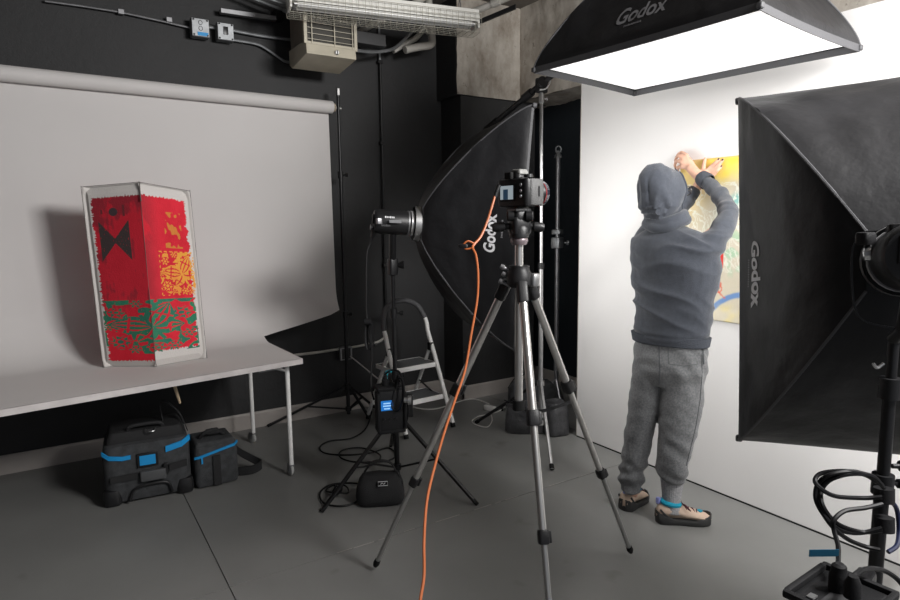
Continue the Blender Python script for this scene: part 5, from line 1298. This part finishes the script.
displace(pm, pfold)
pants = organic('sweatpants', pm, M['pants'], person)
# side seam and back pocket seam
sx = [(704, 347), (704.5, 372), (702.5, 400), (697.5, 425), (693, 446), (688.5, 462)]
cuff = MB(); rr = []
for (y, xl, xr, b) in ((477.5, 656.5, 687, .072), (482, 657.5, 686, .070), (485, 660, 684, .058)):
    d = 2.968; c = D((xl+xr)/2, y, d); rr.append(ell(cuff, c, half((xr-xl)/2, d), b, Vector((CR.x, CR.y, 0)), Vector((CF.x, CF.y, 0)).normalized()))
cuff.rings(rr); 
def surf_line(name, pts, dep, r, m, par):     # thin stitched line lying on the near surface of the cloth
    dgm = bpy.context.evaluated_depsgraph_get()
    ob = par; out = []
    from mathutils.bvhtree import BVHTree
    bv = BVHTree.FromObject(ob, dgm); w = wloc(ob)
    for (x, y) in pts:
        s_ = sight(x, y).normalized(); h = bv.ray_cast(O3-w, s_)
        if h[0] is not None: out.append(h[0]+w+h[1]*.0008)
    if len(out) > 1: return MB().tube(out, r, 5).build(name, m, par)
bpy.context.view_layer.update()
seamm = mat('dark_seam', (.07, .075, .08), .9)
def interp(P, k=6):
    o = []
    for i in range(len(P)-1):
        for q in range(k): o.append((P[i][0]+(P[i+1][0]-P[i][0])*q/k, P[i][1]+(P[i+1][1]-P[i][1])*q/k))
    return o+[P[-1]]
surf_line('side_seam', interp([(701, 346), (702, 372), (700, 400), (696, 425), (691, 446), (686, 466)]), 0, .0016, seamm, pants)
surf_line('pocket_seam', interp([(668, 345), (668.5, 364), (684, 366), (698, 364)]), 0, .0012, seamm, pants)
surf_line('pocket_opening', interp([(702.5, 348), (703.5, 364)]), 0, .004, seamm, pants)
surf_line('centre_seam', interp([(659, 345), (660, 372), (658.5, 396)]), 0, .0022, seamm, pants)
# ---- hooded sweatshirt
mb = MB()
bodyring(mb, [(341, 635.5, 704, 2.93, .100), (336, 633.5, 706.5, 2.93, .112), (320, 632.5, 709, 2.93, .122), (300, 633, 713, 2.925, .128), (280, 632, 716, 2.915, .13),
              (262, 631, 717, 2.905, .128), (248, 630, 715, 2.90, .12), (238, 632, 708, 2.90, .105), (231, 640, 698, 2.90, .088), (224, 650, 686, 2.90, .07)], fcd, rgd)
limb(mb, [D(690, 250, 2.86), D(707, 247, 2.80), D(719, 234, 2.80), D(728, 215, 2.86), D(722.5, 199, 2.97), D(712, 187, 3.07), D(705, 179, 3.12)], [.070, .064, .052, .046, .043, .038, .034], 18)
limb(mb, [D(697, 285, 2.86), D(706, 260, 2.82), D(719, 234, 2.81)], [.040, .042, .044], 16)
limb(mb, [D(660, 250, 2.97), D(645, 244, 3.02), D(650, 232, 3.10), D(668, 222, 3.17), D(682, 206, 3.19), D(692, 194, 3.2)], [.07, .062, .055, .050, .043, .036], 16)
hm_ = remesh(mb, .007, 4)
SHr = D(712, 240, 2.80)
def ridge(x): return (1-abs(x))**2*2-1          # sharp crests from noise
def hfold(co, n):
    p = co; z = p.z
    w = .008*noise.noise(p*6.5)+.003*noise.noise(p*17)
    # creases hang as uneven swags from the raised right shoulder across the back
    q = Vector((p.dot(rgd)*3.0, p.dot(fcd)*3.0, z*13+p.dot(rgd)*5+1.6*noise.noise(p*3.5)))
    am = sstep(.86, .98, z)*sstep(1.46, 1.30, z)
    w += .0075*(ridge(noise.noise(q)*1.6))*am*(.45+.75*sstep(-.3, .5, noise.noise(p*3.1+Vector((3, 1, 0)))))
    # bunching just above the hem
    q2 = Vector((p.dot(rgd)*6, p.dot(fcd)*6, z*38+3*noise.noise(p*4))); w += .004*noise.noise(q2)*sstep(1.02, .93, z)
    # sleeve bunches
    dc_ = (p-D(705, 179, 3.12)).length
    if dc_ < .36 and p.dot(CR) > D(706, 200, 2.95).dot(CR)-.02:
        w += .0075*noise.noise(Vector((dc_*26+2*noise.noise(p*6), p.x*5, z*5)))+.0035*math.sin(dc_*95+5*noise.noise(p*5))*sstep(.30, .12, dc_)
    w += -.005*sstep(.012, 0, abs(z-.905))
    return w
displace(hm_, hfold)
hoodie = organic('hooded_sweatshirt', hm_, M['hoodie'], person)
rib = mat('ribbed_knit', (.050, .056, .070), .9, bump=.5, bscale=180)
def cuffm(p, q, r0, r1, name):
    mbc = MB(); d_ = (q-p); prof_ = [(0, r0*.96), (d_.length*.15, r0*1.06), (d_.length*.85, r1*1.05), (d_.length, r1*.98), (d_.length, r1*.80), (d_.length*.5, r1*.78)]
    mbc.lathe(p, d_, prof_, 26, caps=False); return mbc.build(name, rib, hoodie)
cuffm(D(708, 182.5, 3.10), D(701.5, 177.5, 3.145), .040, .037, 'cuff')
cuffm(D(690, 196, 3.2), D(695, 190, 3.205), .035, .032, 'cuff')
# hem band
hb = MB(); rr = []
for (y, xl, xr, b) in ((334, 633.2, 706.5, .113), (336.5, 633.6, 706.2, .114), (342.5, 634.6, 705, .109), (343.5, 636, 703.5, .102)):
    c = D((xl+xr)/2, y, 2.93); hw = half((xr-xl)/2, 2.93); cr, cf = abs(rgd.dot(CR)), abs(fcd.dot(CR)); a = math.sqrt(hw*hw-(b*cf)**2)/cr
    rr.append(ell(hb, c, a*.91, b*.91, rgd, fcd, 60))
hb.rings(rr, True); hb.build('hem_band', rib, hoodie)
# hood: shell open at the face, with a centre seam panel and a soft collar roll
hood_c = head+UP*.006-faced*.015
G = []
NI, NJ = 30, 44
for i in range(NI+1):
    a_ = PI*(.0+.68*i/NI)        # angle from the crown back axis towards the opening
    row = []
    for j in range(NJ+1):
        b_ = 2*PI*j/NJ
        # axis from back of head to the face
        x = math.sin(a_)*math.cos(b_); z = math.sin(a_)*math.sin(b_); y = -math.cos(a_)
        sx_ = .094-.010*max(0, z); sy_ = .118; sz_ = .122 if z > 0 else .150
        p = hood_c+fR*(x*sx_)+faced*(y*sy_)+UP*(z*sz_)
        # point at the top back
        tp_ = max(0, z)*max(0, -y+.35); p += UP*(.020*tp_)-faced*(.030*tp_)
        n_ = (fR*x+faced*y+UP*z)
        sd_ = abs(x); p += n_*(.009*noise.noise(p*8)+.006*ridge(noise.noise(Vector((p.dot(fR)*16, p.dot(faced)*10, p.z*6)))*1.5)-.006*math.exp(-((sd_-.36)/.05)**2)*(1 if z > -.3 else 0))
        if z < -.35: p += n_*(.006*math.sin(z*40+2*noise.noise(p*8)))
        row.append(p)
    G.append(row)
hd_ = MB(); hd_.grid(G, 0)
me = hd_.mesh('hood', wloc(hoodie)); bmx = bmesh.new(); bmx.from_mesh(me); bmesh.ops.remove_doubles(bmx, verts=bmx.verts, dist=.0008); bmesh.ops.recalc_face_normals(bmx, faces=bmx.faces); bmx.to_mesh(me); bmx.free(); me.shade_smooth()
ho = finish('hood', me, M['hoodie'], hoodie, wloc(hoodie)); sdm = ho.modifiers.new('thick', 'SOLIDIFY'); sdm.thickness = .006; sdm.offset = -1
rim = [G[NI][j] for j in range(NJ)]
MB().tube(rim, .0055, 8, True).build('hood_rim', rib, hoodie)
# collar roll where hood meets the back
cl = MB(); cr_ = []
for j in range(40):
    b_ = 2*PI*j/40; p = neck+UP*.012+rgd*(.088*math.cos(b_))+fcd*(.074*math.sin(b_)); p += UP*(.022*math.sin(b_)+.008*noise.noise(p*14)-.012*math.exp(-((b_-1.5*PI)/.5)**2)); cr_.append(p)
cl.tube(cr_, [.024+.006*noise.noise(p*18) for p in cr_], 12, True)
cr2 = [p*1.0+UP*.028-(p-neck)*.10 for p in cr_]; cl.tube(cr2, [.022+.005*noise.noise(p*20+Vector((4, 0, 0))) for p in cr2], 12, True)
cme = remesh(cl, .006, 3); organic('hood_collar', cme, M['hoodie'], hoodie)
# ---- sock and shoes
mb = MB(); rr = []
for (y, xl, xr) in ((476, 661, 683.5), (484, 661.5, 682.5), (492, 662.5, 681), (500, 663, 680), (507, 662.5, 681), (512, 662.5, 683)):
    d = 2.985; c = D((xl+xr)/2, y, d); hw = half((xr-xl)/2, d); rr.append(ell(mb, c, hw, hw*1.05, CR, CF))
mb.rings(rr); sk = remesh(mb, .004, 2); displace(sk, lambda co, n: .0014*math.sin(math.atan2(n.y, n.x)*30)); organic('sock', sk, M['sock'], person)
def shoe(heel, toe, label, name='shoe', laces=True):
    heel, toe = Vector(heel), Vector(toe); heel.z = toe.z = 0; dv = (toe-heel); L_ = dv.length; dv.normalize(); sv = Vector((dv.y, -dv.x, 0))
    def q(t, s, z): return heel+dv*(t*L_)+sv*s+UP*z
    sec = [(-.01, .018, .060), (.05, .034, .092), (.15, .039, .100), (.3, .038, .098), (.42, .038, .088), (.55, .043, .076), (.70, .047, .066), (.83, .046, .056), (.93, .037, .046), (1.0, .020, .034)]
    def half_w(t):
        for i in range(len(sec)-1):
            if sec[i][0] <= t <= sec[i+1][0]:
                k = (t-sec[i][0])/(sec[i+1][0]-sec[i][0]); return [sec[i][j]*(1-k)+sec[i+1][j]*k for j in (1, 2)]
        return sec[-1][1:]
    root = None
    up_ = MB(); rr = []
    for t_, w_, h_ in sec:
        ring = []
        for k in range(24):
            a_ = 2*PI*k/24; s = w_*math.cos(a_); z = .018+(h_-.018)*(.5+.5*math.sin(a_))**(.75)
            taper = 1-.35*max(0, math.sin(a_))
            ring.append(q(t_, s*taper, z))
        rr.append(ring)
    up_.rings(rr); u_o = up_.build(name, M['shoe_tan'], person, angle=60); tag(u_o, label)
    # sole
    so = MB(); n_ = 36; out = []
    for k in range(n_):
        a_ = 2*PI*k/n_; t_ = .5+.515*math.cos(a_); w_ = half_w(min(max(t_, 0), 1))[0]
        out.append((t_, math.copysign(1, math.sin(a_))*(w_+.005)*min(1, abs(math.sin(a_))*2.6)))
    rr = [[q(t_, s*f_, z) for t_, s in out] for z, f_ in ((.0015, .93), (.006, 1.0), (.024, 1.0), (.028, .95))]
    so.rings(rr); so.build('sole', M['shoe_black'], u_o, angle=50)
    # rubber toe rand and heel rand
    for (ts, hh, nm) in (([1.005, .97, .90, .80, .70], .040, 'toe_cap'), ([-.015, .03, .10, .20, .30], .050, 'heel_rand')):
        for s in (-1, 1):
            G_ = []
            for t_ in ts:
                w_ = half_w(min(max(t_, 0), 1))[0]; k = 1-abs(t_-ts[0])/abs(ts[-1]-ts[0])*.8
                e_ = .02 if t_ in (ts[0],) else 1
                G_.append([q(t_, s*(w_+.0045)*(e_ if e_ != .02 else .35), .020), q(t_, s*(w_+.003)*(e_ if e_ != .02 else .35), .020+(hh-.016)*k), q(t_, s*(w_+.000)*.92*(e_ if e_ != .02 else .3), .022+(hh-.010)*k)])
            MB().grid(G_, .004).build(nm, M['shoe_black'], u_o)
    MB().tube([q(.10+.16*(1+math.cos(x)), .030*math.sin(x), .103-.012*(.5+.5*math.cos(x))) for x in [2*PI*i/20 for i in range(20)]], .012, 8, True).build('collar_lining', M['shoe_blue'], u_o)
    MB().rbox(q(.03, 0, .106), (.02, .02, .03), r=.006).build('pull_tab', mat('lilac_tab', (.25, .28, .6), .6), u_o)
    MB().tube(catmull([q(.04, .034, .075), q(.16, .038, .045), q(.28, .040, .028)], 5), .005, 6).build('side_band', M['shoe_black'], u_o)
    MB().tube(catmull([q(.04, -.034, .075), q(.16, -.038, .045), q(.28, -.040, .028)], 5), .005, 6).build('side_band', M['shoe_black'], u_o)
    if laces:
        lm = mat('maroon_lace', (.10, .02, .03), .7)
        for i in range(5):
            t_ = .42+.075*i; h_ = half_w(t_)[1]; s = 1 if i % 2 else -1
            MB().tube([q(t_, -.020*s, h_-.006), q(t_+.02, 0, h_+.003), q(t_+.05, .020*s, h_-.010)], .0028, 6).build('lace', lm, u_o)
        MB().tube(catmull([q(.45, 0, .092), q(.50, .03, .100), q(.58, .050, .080), (q(.50, .02, .092)), q(.46, -.02, .096), q(.5, -.045, .085)], 5), .0024, 6).build('lace_bow', lm, u_o)
        MB().rbox(q(.80, 0, .060), (.022, .022, .008), r=.005).build('toe_tab', M['shoe_blue'], u_o)
    return u_o
shoe(PZ(656, 521), PZ(710, 523), 'right shoe, tan suede with turquoise lining and black toe cap')
shoe(PZ(624, 511), PZ(643, 498), 'left shoe, seen from its heel', laces=True)
bpy.context.view_layer.update()
